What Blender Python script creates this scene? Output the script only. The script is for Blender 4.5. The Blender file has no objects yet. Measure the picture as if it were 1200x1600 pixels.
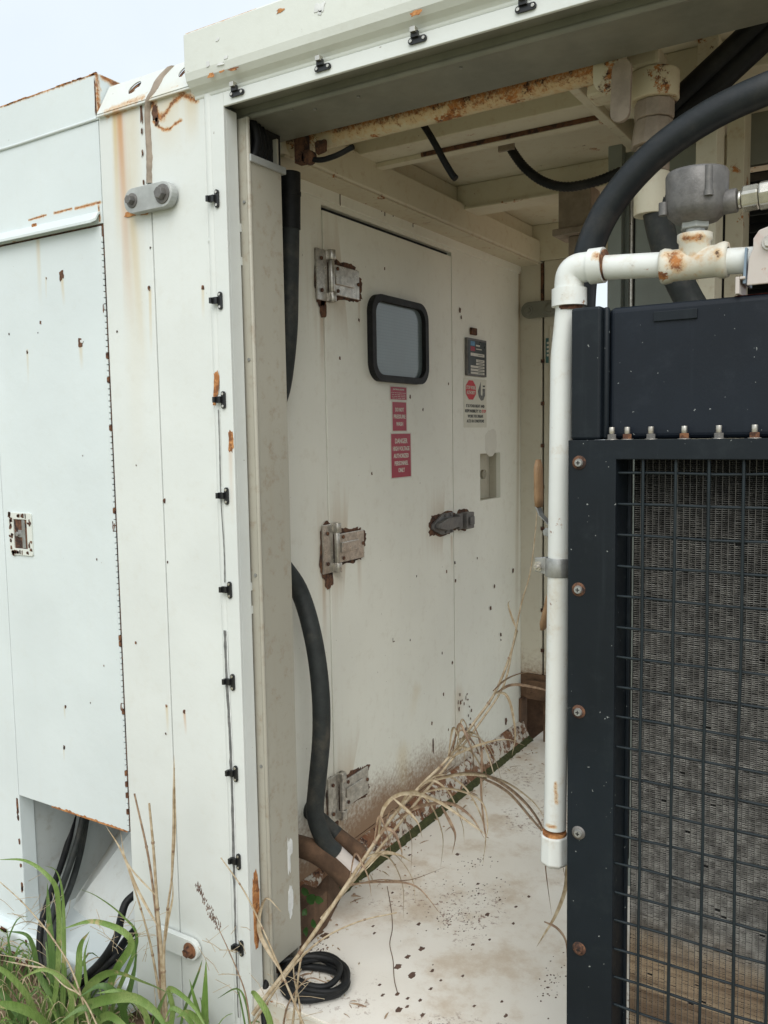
import bpy, bmesh, math, random
from mathutils import Vector, Matrix, noise
random.seed(7)
SC = bpy.context.scene
COL = SC.collection
# ------------------------------------------------------------------ camera
FPX, YAW, PIT, ROL, CAMH = 1338.17, .5578363, .09031603, -.01620708, 1.55
cy_, sy_, cp_, sp_ = math.cos(YAW), math.sin(YAW), math.cos(PIT), math.sin(PIT)
FF = Vector((-sy_*cp_, cy_*cp_, -sp_)); r0 = Vector((cy_, sy_, 0)); u0 = r0.cross(FF)
RR = r0*math.cos(ROL)+u0*math.sin(ROL); UU = -r0*math.sin(ROL)+u0*math.cos(ROL)
CP = Vector((0, 0, CAMH))
cam = bpy.data.cameras.new('camera'); camo = bpy.data.objects.new('camera', cam); COL.objects.link(camo)
m = Matrix((RR, UU, -FF)).transposed().to_4x4(); m.translation = CP; camo.matrix_world = m
cam.sensor_fit = 'VERTICAL'; cam.sensor_height = 36; cam.sensor_width = 27; cam.lens = FPX/1600*36
cam.clip_start = .05; cam.clip_end = 2000
SC.camera = camo
# ------------------------------------------------------------------ world, sun, exposure
SUN_EL, SUN_AZ = math.radians(46), math.radians(152)      # azimuth of the sun seen from the place, from +Y towards +X
w = bpy.data.worlds.new('World'); SC.world = w; w.use_nodes = True
nt = w.node_tree; nt.nodes.clear()
out = nt.nodes.new('ShaderNodeOutputWorld'); bg = nt.nodes.new('ShaderNodeBackground')
sky = nt.nodes.new('ShaderNodeTexSky'); sky.sky_type = 'NISHITA'; sky.sun_disc = False
sky.sun_elevation = SUN_EL; sky.sun_rotation = SUN_AZ
sky.air_density = 1.0; sky.dust_density = 4.0; sky.ozone_density = 1.0; sky.altitude = 50
mixc = nt.nodes.new('ShaderNodeMix'); mixc.data_type = 'RGBA'; mixc.inputs[0].default_value = .72
cl = nt.nodes.new('ShaderNodeTexNoise'); cl.inputs['Scale'].default_value = 2.2; cl.inputs['Detail'].default_value = 5
cr = nt.nodes.new('ShaderNodeValToRGB')
cr.color_ramp.elements[0].position = .3; cr.color_ramp.elements[0].color = (7.5, 8.25, 8.7, 1)
cr.color_ramp.elements[1].position = .7; cr.color_ramp.elements[1].color = (9.2, 9.75, 9.85, 1)
tcw = nt.nodes.new('ShaderNodeTexCoord')
nt.links.new(tcw.outputs['Generated'], cl.inputs['Vector']); nt.links.new(cl.outputs['Fac'], cr.inputs['Fac'])
nt.links.new(sky.outputs[0], mixc.inputs[6]); nt.links.new(cr.outputs[0], mixc.inputs[7])
nt.links.new(mixc.outputs[2], bg.inputs[0]); bg.inputs[1].default_value = .1
nt.links.new(bg.outputs[0], out.inputs[0])
sun = bpy.data.lights.new('sun', 'SUN'); sun.energy = 1.5; sun.angle = math.radians(50); sun.color = (1, .985, .955)
suno = bpy.data.objects.new('sun', sun); COL.objects.link(suno)
sd = Vector((math.sin(SUN_AZ)*math.cos(SUN_EL), math.cos(SUN_AZ)*math.cos(SUN_EL), math.sin(SUN_EL)))
suno.rotation_euler = sd.to_track_quat('Z', 'Y').to_euler()
SC.view_settings.view_transform = 'Standard'; SC.view_settings.look = 'None'
SC.view_settings.exposure = 0.43; SC.view_settings.gamma = 1; SC.view_settings.use_curve_mapping = False
SC.cycles.max_bounces = 8; SC.cycles.diffuse_bounces = 5
# ------------------------------------------------------------------ layout helper: a point of a real plane seen along a sight line
def A(px, py, ax, v):
    d = FF+RR*((px-600)/FPX)-UU*((py-800)/FPX); i = 'xyz'.index(ax)
    return CP+d*((v-CP[i])/d[i])
D = 1.6          # facade plane
XW = -1.56       # wall with the door
YB = 3.70        # rear frame plane
ZF = .10         # floor
YR = 1.42        # radiator front
# ------------------------------------------------------------------ materials
class NG:
    def __init__(s, name):
        s.m = bpy.data.materials.new(name); s.m.use_nodes = True; s.t = s.m.node_tree
        s.b = s.t.nodes['Principled BSDF']; s.pos = s.t.nodes.new('ShaderNodeNewGeometry').outputs['Position']
    def lk(s, v, sock):
        if hasattr(v, 'is_linked') or hasattr(v, 'links'): s.t.links.new(v, sock)
        else:
            if isinstance(v, (tuple, list)) and len(v) == 3 and sock.type == 'RGBA': v = (*v, 1)
            sock.default_value = v
    def math(s, op, a, b=0., c=0., clamp=False):
        n = s.t.nodes.new('ShaderNodeMath'); n.operation = op; n.use_clamp = clamp
        for i, v in enumerate((a, b, c)): s.lk(v, n.inputs[i])
        return n.outputs[0]
    def vm(s, op, a, b=(0, 0, 0)):
        n = s.t.nodes.new('ShaderNodeVectorMath'); n.operation = op; s.lk(a, n.inputs[0]); s.lk(b, n.inputs[1])
        return n.outputs['Value'] if op in ('LENGTH', 'DOT_PRODUCT', 'DISTANCE') else n.outputs[0]
    def noise(s, sc, det=4, rough=.55, stretch=None, off=0):
        n = s.t.nodes.new('ShaderNodeTexNoise'); n.inputs['Scale'].default_value = sc
        n.inputs['Detail'].default_value = det; n.inputs['Roughness'].default_value = rough
        v = s.pos
        if stretch: v = s.vm('MULTIPLY', v, stretch)
        if off: v = s.vm('ADD', v, (off, off*1.3, off*.7))
        s.t.links.new(v, n.inputs['Vector']); return n.outputs['Fac']
    def ss(s, x, lo, hi):     # smoothstep
        n = s.t.nodes.new('ShaderNodeMapRange'); n.interpolation_type = 'SMOOTHSTEP'
        s.lk(x, n.inputs['Value']); n.inputs['From Min'].default_value = lo; n.inputs['From Max'].default_value = hi
        return n.outputs['Result']
    def mix(s, f, a, b):
        n = s.t.nodes.new('ShaderNodeMix'); n.data_type = 'RGBA'; s.lk(f, n.inputs[0]); s.lk(a, n.inputs[6]); s.lk(b, n.inputs[7])
        return n.outputs[2]
    def xyz(s):
        n = s.t.nodes.new('ShaderNodeSeparateXYZ'); s.t.links.new(s.pos, n.inputs[0]); return n.outputs
    def bump(s, h, st=.3, dist=.002, prev=None):
        n = s.t.nodes.new('ShaderNodeBump'); n.inputs['Strength'].default_value = st; n.inputs['Distance'].default_value = dist
        s.lk(h, n.inputs['Height'])
        if prev is not None: s.t.links.new(prev, n.inputs['Normal'])
        return n.outputs[0]
    def fin(s, col, rough=.5, metal=0., nrm=None, spec=.5):
        s.lk(col, s.b.inputs['Base Color']); s.lk(rough, s.b.inputs['Roughness']); s.lk(metal, s.b.inputs['Metallic'])
        s.b.inputs['Specular IOR Level'].default_value = spec
        if nrm is not None: s.t.links.new(nrm, s.b.inputs['Normal'])
        return s.m
    def seg(s, a, b, w, wob, soft=.5):   # mask: near the segment a-b, ragged by noise wob
        a = Vector(a); b = Vector(b); ab = b-a; L2 = max(ab.length_squared, 1e-9)
        pa = s.vm('SUBTRACT', s.pos, tuple(a))
        if ab.length > 1e-4:
            t = s.math('MULTIPLY', s.vm('DOT_PRODUCT', pa, tuple(ab)), 1/L2, clamp=True)
            n = s.t.nodes.new('ShaderNodeVectorMath'); n.operation = 'SCALE'; n.inputs[0].default_value = tuple(ab); s.lk(t, n.inputs['Scale'])
            d = s.vm('DISTANCE', pa, n.outputs[0])
        else: d = s.vm('LENGTH', pa); t = None
        d = s.math('MULTIPLY', d, s.math('MULTIPLY_ADD', wob, 2.2, -.1))
        return s.math('SUBTRACT', 1., s.ss(d, w*(1-soft)*.5, w*.5)), t
RUST_D, RUST_M, RUST_O = (.045, .02, .013), (.17, .065, .028), (.42, .17, .05)
def paint(name, base, dirt=(.35, .3, .2), dirtamt=.25, chips=.0, rough=.5, streaks=(), rusts=(), zdirt=None, lump=1.0, rustcol=None, grime=.35):
    g = NG(name)
    big = g.noise(1.3, 3, off=3); col = g.mix(g.ss(big, .3, .7), base, tuple(c*.89 for c in base))
    run = g.noise(1., 5, .6, stretch=(38, 38, 1.4)); col = g.mix(g.math('MULTIPLY', g.ss(run, .5, .8), grime*.35), col, tuple(c*.6+d*.4 for c, d in zip(base, dirt)))
    mot = g.noise(26, 6, .7); col = g.mix(g.math('MULTIPLY', g.ss(mot, .5, .78), dirtamt), col, dirt)
    fine = g.noise(190, 3, .6); wob = g.noise(70, 4, .65, off=5)
    spec = g.ss(g.noise(80, 2, .5, off=9), .765, .79); col = g.mix(g.math('MULTIPLY', spec, .6), col, (.2, .16, .12))
    if zdirt:
        z = g.xyz()[2]; zz = g.math('ADD', z, g.math('MULTIPLY', g.math('SUBTRACT', wob, .5), -.25))
        zz = g.math('ADD', zz, g.math('MULTIPLY', g.math('SUBTRACT', g.noise(3.2, 3), .5), -.2)); zz = g.math('ADD', zz, g.math('MULTIPLY', g.math('MAXIMUM', g.math('SUBTRACT', g.xyz()[1], 2.75), 0.), .3 if zdirt[0] < .3 else 0.))
        col = g.mix(g.math('SUBTRACT', 1., g.ss(zz, zdirt[0], zdirt[1])), col, zdirt[2])
    for (a, b, wd, st, c) in streaks:
        mk, t = g.seg(a, b, wd, g.math('MULTIPLY_ADD', run, .6, .15), .95)
        mk = g.math('MULTIPLY', mk, st)
        if t is not None: mk = g.math('MULTIPLY', mk, g.math('SUBTRACT', 1., t))
        col = g.mix(mk, col, c)
    rm = None; halo = None
    if chips:
        c1 = g.ss(g.noise(11, 8, .75, off=11), .70-chips*.25, .74-chips*.25); rm = c1
    for (a, b, wd) in rusts:
        mk, t = g.seg(a, b, wd*1.25, wob, .95); halo = mk if halo is None else g.math('MAXIMUM', halo, mk)
    if halo is not None:
        hn = g.noise(150, 4, .75, off=13); edge = g.math('ADD', halo, g.math('MULTIPLY', g.math('SUBTRACT', hn, .5), 1.5))
        rr_m = g.math('MULTIPLY', g.ss(edge, .58, 1.05), g.ss(halo, .05, .3)); rm = rr_m if rm is None else g.math('MAXIMUM', rm, rr_m)
        col = g.mix(g.math('MULTIPLY', g.ss(halo, 0., .7), .75), col, (.56, .38, .20))
    h = g.math('MULTIPLY_ADD', fine, .25, g.math('MULTIPLY', g.noise(45, 3), .9))
    n = g.bump(h, .22*lump, .0012); n = g.bump(g.noise(4.5, 2), .25*lump, .009, n); n = g.bump(g.noise(14, 3, off=21), .12*lump, .003, n)
    if rm is not None:
        rc = g.mix(g.ss(g.noise(55, 4, .7, off=2), .35, .6), RUST_M, rustcol or RUST_O); rc = g.mix(g.ss(mot, .55, .6), rc, RUST_D)
        col = g.mix(rm, col, rc); rg = g.math('MULTIPLY_ADD', rm, .9-rough, rough)
        n = g.bump(g.math('SUBTRACT', 1., rm), .5, .001, n)
        return g.fin(col, rg, 0, n)
    return g.fin(col, rough, 0, n)
def simple(name, c, rough=.5, metal=0, var=.25, sc=30, bump=.15, dust=None, dustamt=.4, spec=.5):
    g = NG(name); n1 = g.noise(sc, 5, .65); col = g.mix(g.ss(n1, .3, .7), c, tuple(x*(1-var) for x in c))
    if dust: col = g.mix(g.math('MULTIPLY', g.ss(g.noise(sc*.35, 6, .7, off=4), .45, .75), dustamt), col, dust)
    return g.fin(col, g.math('MULTIPLY_ADD', n1, .2, rough-.1), metal, g.bump(g.noise(sc*6, 3), bump, .001), spec)
def rustmat(name, a=RUST_M, b=RUST_O, d=RUST_D):
    g = NG(name); c = g.mix(g.ss(g.noise(60, 5, .7), .4, .62), a, b); c = g.mix(g.ss(g.noise(33, 5, .7, off=5), .5, .6), c, d)
    return g.fin(c, .9, 0, g.bump(g.noise(150, 4, .7), .5, .0015))
YEL = (.55, .42, .2); ORG = (.5, .24, .07)
F = lambda px, py: A(px, py, 'y', D)
def stk(px, py, px2, py2, wd, st, c=YEL): return (F(px, py), F(px2, py2), wd, st, c)
M = {}
WH = (.69, .725, .70)
M['white'] = paint('weathered_white_paint', WH, lump=1.6, dirt=(.5, .47, .38), dirtamt=.16, rough=.42,
    streaks=[stk(262, 165, 264, 250, .13, .45, YEL), stk(298, 160, 300, 230, .06, .5, YEL), stk(186, 180, 205, 520, .05, .9, ORG), stk(178, 176, 186, 400, .03, .9, YEL), stk(205, 330, 228, 600, .035, .5, YEL), stk(234, 455, 236, 560, .014, .6, YEL), stk(205, 180, 215, 760, .09, .35, YEL),
             stk(288, 1112, 291, 1150, .012, .7, ORG), stk(260, 1104, 262, 1150, .012, .6, YEL), stk(317, 452, 318, 500, .012, .5, YEL), stk(362, 700, 366, 830, .02, .5, ORG)],
    rusts=[(F(168, 178), F(225, 155), .03), (F(270, 140), F(300, 132), .012)]+[(F(*a), F(*b_), w_) for P_ in ([(238, 158, .03), (241, 170, .034), (245, 181, .03), (253, 183, .02), (261, 175, .017), (267, 163, .02), (276, 155, .024), (284, 149, .022), (295, 151, .024), (306, 157, .026)], [(240, 190, .014), (248, 198, .012), (257, 203, .015), (266, 201, .010), (274, 193, .013), (283, 188, .014)]) for a, b_, w_ in [((P_[i][0], P_[i][1]), (P_[i+1][0], P_[i+1][1]), P_[i][2]) for i in range(len(P_)-1)]])
M['left'] = paint('cool_white_paint', (.66, .725, .73), lump=1.6, dirt=(.5, .48, .4), dirtamt=.10, rough=.38,
    streaks=[stk(97, 432, 101, 480, .018, .7, YEL), stk(126, 538, 129, 580, .018, .6, YEL), stk(60, 378, 64, 480, .022, .5, YEL), stk(43, 548, 45, 600, .014, .5, YEL), stk(72, 434, 73, 470, .01, .5, YEL),
             stk(101, 1105, 102, 1125, .01, .5, YEL), stk(100, 1170, 101, 1190, .01, .5, YEL)],
    rusts=[(Vector((-3.5, D, 2.508)), Vector((-1.868, D, 2.508)), .016), (F(152, 118), F(154, 172), .022), (Vector((-1.866, 1.62, 2.505)), Vector((-1.866, 1.74, 2.49)), .03), (Vector((-1.866, 1.605, 2.42)), Vector((-1.866, 1.66, 2.46)), .02), (F(45, 344), F(72, 336), .009), (F(85, 333), F(112, 326), .010), (F(118, 326), F(156, 316), .012), (F(154, 322), F(156, 345), .01), (F(20, 379), F(24, 378), .008), (F(80, 1262), F(205, 1303), .013)])
M['recess'] = paint('shade_darkened_recess_paint', (.46, .49, .48), dirt=(.25, .2, .14), dirtamt=.45, rough=.6, grime=1.)  # darkened and dirtied to paint in the shade inside the recess
M['guard'] = paint('dirty_guard_paint', (.60, .63, .61), dirt=(.3, .25, .18), dirtamt=.4, rough=.6, grime=1., streaks=[(A(185, 1297, 'y', D+.4), A(120, 1400, 'y', D+.2), .25, .9, (.3, .26, .19))])
M['rail'] = paint('dented_cream_white_paint', (.66, .69, .64), dirt=(.45, .42, .34), dirtamt=.2, rough=.45, lump=2.2,
    rusts=[(Vector((-1.52, 1.57, 2.510)), Vector((-1.3, 1.57, 2.510)), .012), (F(322, 120), F(345, 112), .012), (F(350, 112), F(378, 104), .013), (F(432, 16), F(440, 16), .02), (F(640, 22), F(650, 20), .016), (F(305, 88), F(305, 96), .01)])
CR = (.785, .785, .70)
M['cream'] = paint('dirty_cream_paint', CR, lump=1.5, dirt=(.4, .33, .22), dirtamt=.2, rough=.5, zdirt=(.23, .43, (.25, .155, .09)),
    streaks=[(A(628, 1180, 'x', XW), A(632, 1240, 'x', XW), .12, .35, YEL), (A(650, 1080, 'x', XW), A(640, 1130, 'x', XW), .08, .25, YEL), (A(812, 430, 'x', XW), A(806, 1100, 'x', XW), .05, .8, (.33, .24, .13))]+[(A(px, py, 'x', XW), A(px2, py2, 'x', XW), wd_, st_, (.42, .29, .16)) for px, py, px2, py2, wd_, st_ in ((535, 440, 536, 440, .40, .5), (540, 855, 541, 855, .40, .5), (545, 1235, 546, 1235, .40, .5), (692, 818, 693, 818, .32, .45), (503, 475, 505, 600, .035, .7), (506, 900, 508, 1010, .03, .7), (560, 470, 561, 520, .02, .5), (560, 875, 562, 940, .03, .4), (705, 840, 706, 900, .03, .6), (717, 1090, 712, 1180, .12, .35))])
M['nichep'] = paint('grimy_niche_paint', (.50, .475, .385), dirt=(.3, .22, .13), dirtamt=.5, rough=.5, grime=1.)
M['ceil'] = paint('rust_stained_cream_paint', (.58, .53, .40), dirt=(.36, .22, .09), dirtamt=.6, rough=.55, chips=.40)
M['ceil2'] = paint('stained_cream_beam_paint', (.64, .60, .47), dirt=(.4, .27, .12), dirtamt=.45, rough=.55, chips=.30)
M['rustbeam'] = paint('heavily_rusted_cream_paint', (.58, .52, .36), dirt=(.4, .2, .08), dirtamt=.7, rough=.7, chips=.70, rusts=[(Vector((-1.3, 1.885, 2.342)), Vector((-.95, 1.885, 2.345)), .085), (Vector((-.95, 1.885, 2.345)), (-.6, 1.885, 2.35), .13), (Vector((-1.46, 1.885, 2.34)), Vector((-1.3, 1.885, 2.345)), .05)])
M['back'] = paint('far_end_cream_paint', (.58, .55, .45), dirt=(.36, .28, .17), dirtamt=.3, rough=.5, zdirt=(.34, .52, (.22, .12, .065)), chips=.02)
M['post'] = paint('grey_beige_primer', (.41, .395, .33), dirt=(.26, .20, .13), dirtamt=.75, rough=.42, lump=.7, grime=1.3)
M['header'] = simple('dull_grey_green_steel', (.20, .205, .168), .45, 0, .25, 7, .1, dust=(.26, .24, .18))
def floor_mat():
    g = NG('worn_white_floor_paint'); base = g.mix(g.ss(g.noise(1.8, 4), .35, .65), (.78, .755, .69), (.69, .655, .58))
    c = g.mix(g.math('MULTIPLY', g.ss(g.noise(4.5, 7, .72, off=6), .46, .7), .75), base, (.50, .40, .29))
    m1 = g.math('MULTIPLY', g.ss(g.noise(75, 5, .7), .56, .6), g.ss(g.noise(3.2, 3, off=8), .5, .62))
    c = g.mix(g.math('MULTIPLY', m1, .8), c, (.19, .1, .07))
    c = g.mix(g.math('MULTIPLY', g.ss(g.noise(260, 3, .7), .62, .7), .3), c, (.3, .22, .16))
    return g.fin(c, .55, 0, g.bump(g.noise(60, 4), .2, .001))
M['floor'] = floor_mat()
M['ledge'] = paint('peeling_ledge_paint', (.56, .52, .44), dirt=(.2, .11, .06), dirtamt=.8, rough=.8, chips=.9, rustcol=(.2, .11, .06), lump=3)
M['moss'] = simple('dark_green_moss', (.060, .066, .018), .95, 0, .5, 60, .8)
M['mud'] = simple('dried_red_mud', (.14, .08, .045), .92, 0, .55, 14, .6, dust=(.22, .14, .085))
def dark_paint(name, base, dust):
    g = NG(name); c = g.mix(g.ss(g.noise(2.5, 5, .6), .35, .7), base, tuple(x*1.5 for x in base)); c = g.mix(g.math('MULTIPLY', g.ss(g.noise(14, 7, .75, off=3), .5, .72), .5), c, dust)
    c = g.mix(g.math('MULTIPLY', g.ss(g.noise(1., 5, .6, stretch=(45, 45, 2.5)), .55, .75), .35), c, tuple(x*1.3 for x in dust))
    sp = g.ss(g.noise(130, 2, .5, off=7), .745, .77); c = g.mix(g.math('MULTIPLY', sp, .8), c, (.3, .32, .31))
    ed = g.ss(g.noise(22, 7, .8, off=17), .70, .73); c = g.mix(g.math('MULTIPLY', ed, .6), c, (.10, .12, .125))
    rg = g.math('MULTIPLY_ADD', g.noise(18, 6, .7), .4, .28)
    return g.fin(c, rg, 0, g.bump(g.noise(7, 3), .25, .004, g.bump(g.noise(160, 3), .15, .0008)), .28)
M['blue'] = dark_paint('dark_blue_grey_paint', (.0048, .0080, .0115), (.016, .022, .026)); M['blue2'] = dark_paint('dark_blue_panel_paint', (.0050, .0082, .0135), (.016, .021, .029))
M['wire'] = simple('dark_coated_wire', (.013, .021, .026), .45, 0, .3, 30, .1, spec=.35)
M['rubber'] = simple('black_rubber', (.011, .012, .013), .55, 0, .3, 40, .2, dust=(.06, .055, .048), dustamt=.3, spec=.25)
M['hose'] = simple('dark_rubber_hose', (.012, .016, .019), .45, 0, .3, 30, .3, dust=(.075, .07, .062), dustamt=.35, spec=.35)
M['hosegrey'] = simple('dusty_rubber_hose', (.032, .037, .036), .6, 0, .3, 30, .3, dust=(.12, .105, .08), dustamt=.5, spec=.25)
M['plastic'] = simple('black_plastic', (.012, .013, .014), .35, 0, .2, 60, .05)
M['galv'] = simple('galvanised_steel', (.42, .43, .42), .42, .65, .35, 45, .2, dust=(.3, .27, .22))
M['cast'] = simple('cast_grey_metal', (.17, .165, .16), .55, .45, .3, 55, .5, dust=(.24, .22, .19), dustamt=.6)
M['alu'] = simple('nickel_plated_metal', (.6, .58, .52), .25, .85, .25, 50, .1)
M['hinge'] = simple('dirty_hinge_steel', (.62, .59, .53), .3, .75, .4, 60, .2, dust=(.3, .24, .17), dustamt=.4)
M['plate'] = simple('grey_painted_plate', (.40, .42, .41), .45, .15, .2, 22, .3, dust=(.6, .62, .6), dustamt=.7)
M['rust'] = rustmat('rust', (.10, .042, .024), (.22, .10, .045)); M['rustdark'] = rustmat('dark_bare_rust', (.075, .035, .022), (.15, .07, .035), (.03, .016, .012))
M['rustorange'] = rustmat('orange_rust', (.35, .14, .045), (.55, .27, .1), (.2, .08, .03))
M['pipe'] = paint('white_pipe_paint', (.70, .725, .70), dirt=(.45, .36, .24), dirtamt=.55, rough=.4, chips=.34, rusts=[(A(935, 442, 'y', 1.455), A(1040, 440, 'y', 1.455), .014), (A(915, 448, 'y', 1.45), A(913, 466, 'y', 1.45), .016), (A(880, 472, 'y', 1.45), A(884, 474, 'y', 1.45), .010), (A(930, 400, 'y', 1.45), A(942, 405, 'y', 1.45), .016), (A(868, 1225, 'y', 1.45), A(869, 1255, 'y', 1.45), .012), (A(850, 1290, 'y', 1.45), A(886, 1296, 'y', 1.45), .010)], streaks=[(A(870, 900, 'y', 1.45), A(868, 1290, 'y', 1.45), .05, .2, (.4, .33, .2)), (A(1130, 432, 'y', 1.455), A(1190, 428, 'y', 1.455), .02, .6, (.45, .3, .15))], lump=1.5)
M['piperust'] = paint('rusting_white_pipe_paint', (.66, .64, .55), dirt=(.5, .28, .1), dirtamt=.9, rough=.5, chips=.6, lump=2, rusts=[(A(1050, 392, 'y', 1.45), A(1060, 415, 'y', 1.45), .035), (A(1070, 372, 'y', 1.45), A(1108, 372, 'y', 1.45), .02), (A(1045, 436, 'y', 1.45), A(1125, 432, 'y', 1.45), .022), (A(1120, 395, 'y', 1.45), A(1124, 400, 'y', 1.45), .016)])
M['seal'] = simple('brown_sealant', (.33, .27, .21), .7, 0, .3, 25, .4)
M['sealgrey'] = simple('grey_sealant', (.16, .165, .16), .7, 0, .4, 60, .4, dust=(.4, .4, .38))
M['cab'] = simple('grey_green_cabinet_paint', (.27, .305, .285), .45, 0, .15, 8, .1, dust=(.3, .29, .24))
M['black'] = simple('black_gap', (.008, .008, .008), .8)
M['louv'] = simple('dark_louvre_metal', (.02, .02, .018), .6)
M['red'] = simple('crimson_vinyl', (.36, .02, .05), .45, 0, .12, 20, .05)
M['stopred'] = simple('stop_red_vinyl', (.55, .025, .04), .45, 0, .1, 20, .05)
M['ink'] = simple('dark_ink', (.03, .04, .04), .6); M['vinyl'] = simple('white_vinyl', (.62, .60, .53), .5, 0, .1)
M['clear'] = simple('yellowed_label_vinyl', (.66, .65, .55), .45, 0, .08, 20, .02)
M['patch'] = simple('newer_cream_paint', (.70, .69, .61), .45, 0, .06, 20, .1)
M['shim'] = simple('faded_blue_shim', (.22, .30, .38), .5, 0, .2, 40)
M['pblue'] = simple('plaque_blue', (.09, .26, .45), .4); M['tagbl'] = simple('dark_plaque', (.03, .038, .04), .3)
M['teal'] = simple('teal_tag_print', (.05, .15, .15), .5)
M['bracket'] = paint('pinkish_bracket_paint', (.55, .50, .46), dirt=(.4, .15, .1), dirtamt=.5, rough=.5, chips=.12)
M['redpaint'] = simple('faded_red_paint', (.42, .09, .07), .5); M['grip'] = simple('worn_tan_grip', (.33, .2, .1), .6, 0, .3, 30, .2, dust=(.15, .1, .07))
M['flake'] = simple('brown_flake', (.12, .07, .05), .85, 0, .4, 60, .3)
M['tape'] = simple('torn_silver_label', (.55, .58, .6), .4, .2, .2, 40)
M['paper'] = simple('bare_white_primer', (.75, .77, .76), .6)
def glass_mat():
    g = NG('frosted_wired_glass'); z = g.xyz()
    f = g.math('FRACT', g.math('MULTIPLY', z[2], 95)); y = g.math('FRACT', g.math('MULTIPLY', z[1], 95))
    l = g.math('MAXIMUM', g.ss(f, .8, .95), g.ss(y, .86, .97)); c = g.mix(g.math('MULTIPLY', l, .35), (.15, .19, .20), (.085, .11, .12))
    c = g.mix(g.math('MULTIPLY', g.ss(g.noise(6, 5), .4, .7), .4), c, (.13, .155, .155))
    return g.fin(c, .16, 0, g.bump(g.noise(7, 2), .1, .002))
M['glass'] = glass_mat()
def fin_mat():
    g = NG('radiator_fin_metal'); z = g.xyz()[2]
    col = g.mix(g.ss(g.noise(60, 3), .3, .7), (.43, .42, .38), (.17, .165, .15))
    zz = g.math('ADD', z, g.math('MULTIPLY', g.math('SUBTRACT', g.noise(2.2, 4, off=3), .5), .22))
    dm = g.math('SUBTRACT', 1., g.ss(zz, .58, .68))
    dc = g.mix(g.ss(g.noise(1., 3, stretch=(2, 2, 38)), .4, .6), (.50, .39, .26), (.24, .17, .11))
    return g.fin(g.mix(dm, col, dc), .6, .2)
M['fin'] = fin_mat()
def soil_mat():
    g = NG('red_brown_soil'); c = g.mix(g.ss(g.noise(9, 6, .7), .35, .65), (.29, .19, .12), (.17, .09, .05))
    c = g.mix(g.ss(g.noise(1.1, 4), .5, .75), c, (.42, .33, .22)); c = g.mix(g.ss(g.math('ADD', g.math('MULTIPLY', g.xyz()[1], -1.), g.math('MULTIPLY', g.noise(2.5, 5), .8)), -.9, .1), c, g.mix(g.noise(6, 5), (.23, .24, .13), (.36, .32, .22))); return g.fin(c, .95, 0, g.bump(g.noise(40, 6, .7), .8, .012))
M['soil'] = soil_mat()
def leaf_mat(name, a, b, sc=14, tr=.25):
    g = NG(name); c = g.mix(g.ss(g.noise(sc, 4), .3, .7), a, b); mm = g.fin(c, .5, 0, None, .4)
    try:
        g.b.inputs['Transmission Weight'].default_value = 0
        o_ = g.t.nodes['Material Output']; tl = g.t.nodes.new('ShaderNodeBsdfTranslucent'); mx = g.t.nodes.new('ShaderNodeMixShader')
        g.t.links.new(c, tl.inputs['Color']); mx.inputs[0].default_value = tr
        g.t.links.new(g.b.outputs[0], mx.inputs[1]); g.t.links.new(tl.outputs[0], mx.inputs[2]); g.t.links.new(mx.outputs[0], o_.inputs['Surface'])
    except Exception: pass
    return mm
def blade_mat(name, a, b, tip):
    g = NG(name); c = g.mix(g.ss(g.noise(9, 4), .3, .7), a, b); c = g.mix(g.math('MULTIPLY', g.ss(g.noise(1., 3, .6, stretch=(420, 420, 12)), .45, .6), .45), c, tuple(x*.6 for x in a))
    c = g.mix(g.ss(g.noise(16, 5, .7, off=8), .60, .68), c, tip); g.fin(c, .45, 0, g.bump(g.noise(1., 2, stretch=(500, 500, 15)), .3, .0008), .4)
    o_ = g.t.nodes['Material Output']; tl = g.t.nodes.new('ShaderNodeBsdfTranslucent'); mx = g.t.nodes.new('ShaderNodeMixShader')
    g.t.links.new(c, tl.inputs['Color']); mx.inputs[0].default_value = .25
    g.t.links.new(g.b.outputs[0], mx.inputs[1]); g.t.links.new(tl.outputs[0], mx.inputs[2]); g.t.links.new(mx.outputs[0], o_.inputs['Surface']); return g.m
M['green'] = blade_mat('green_grass_blade', (.14, .25, .055), (.28, .38, .13), (.42, .36, .18)); M['green2'] = blade_mat('dark_green_blade', (.08, .16, .04), (.17, .26, .09), (.3, .24, .12))
M['weed'] = leaf_mat('weed_leaf', (.035, .085, .022), (.06, .13, .035))
M['dry'] = leaf_mat('dry_straw', (.33, .245, .145), (.52, .44, .31), 60, .1); M['drybrown'] = leaf_mat('dry_brown_blade', (.18, .11, .07), (.36, .26, .17), 60, .1)
M['seed'] = leaf_mat('purple_brown_seed', (.12, .075, .06), (.23, .16, .12), 60, .05)
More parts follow.
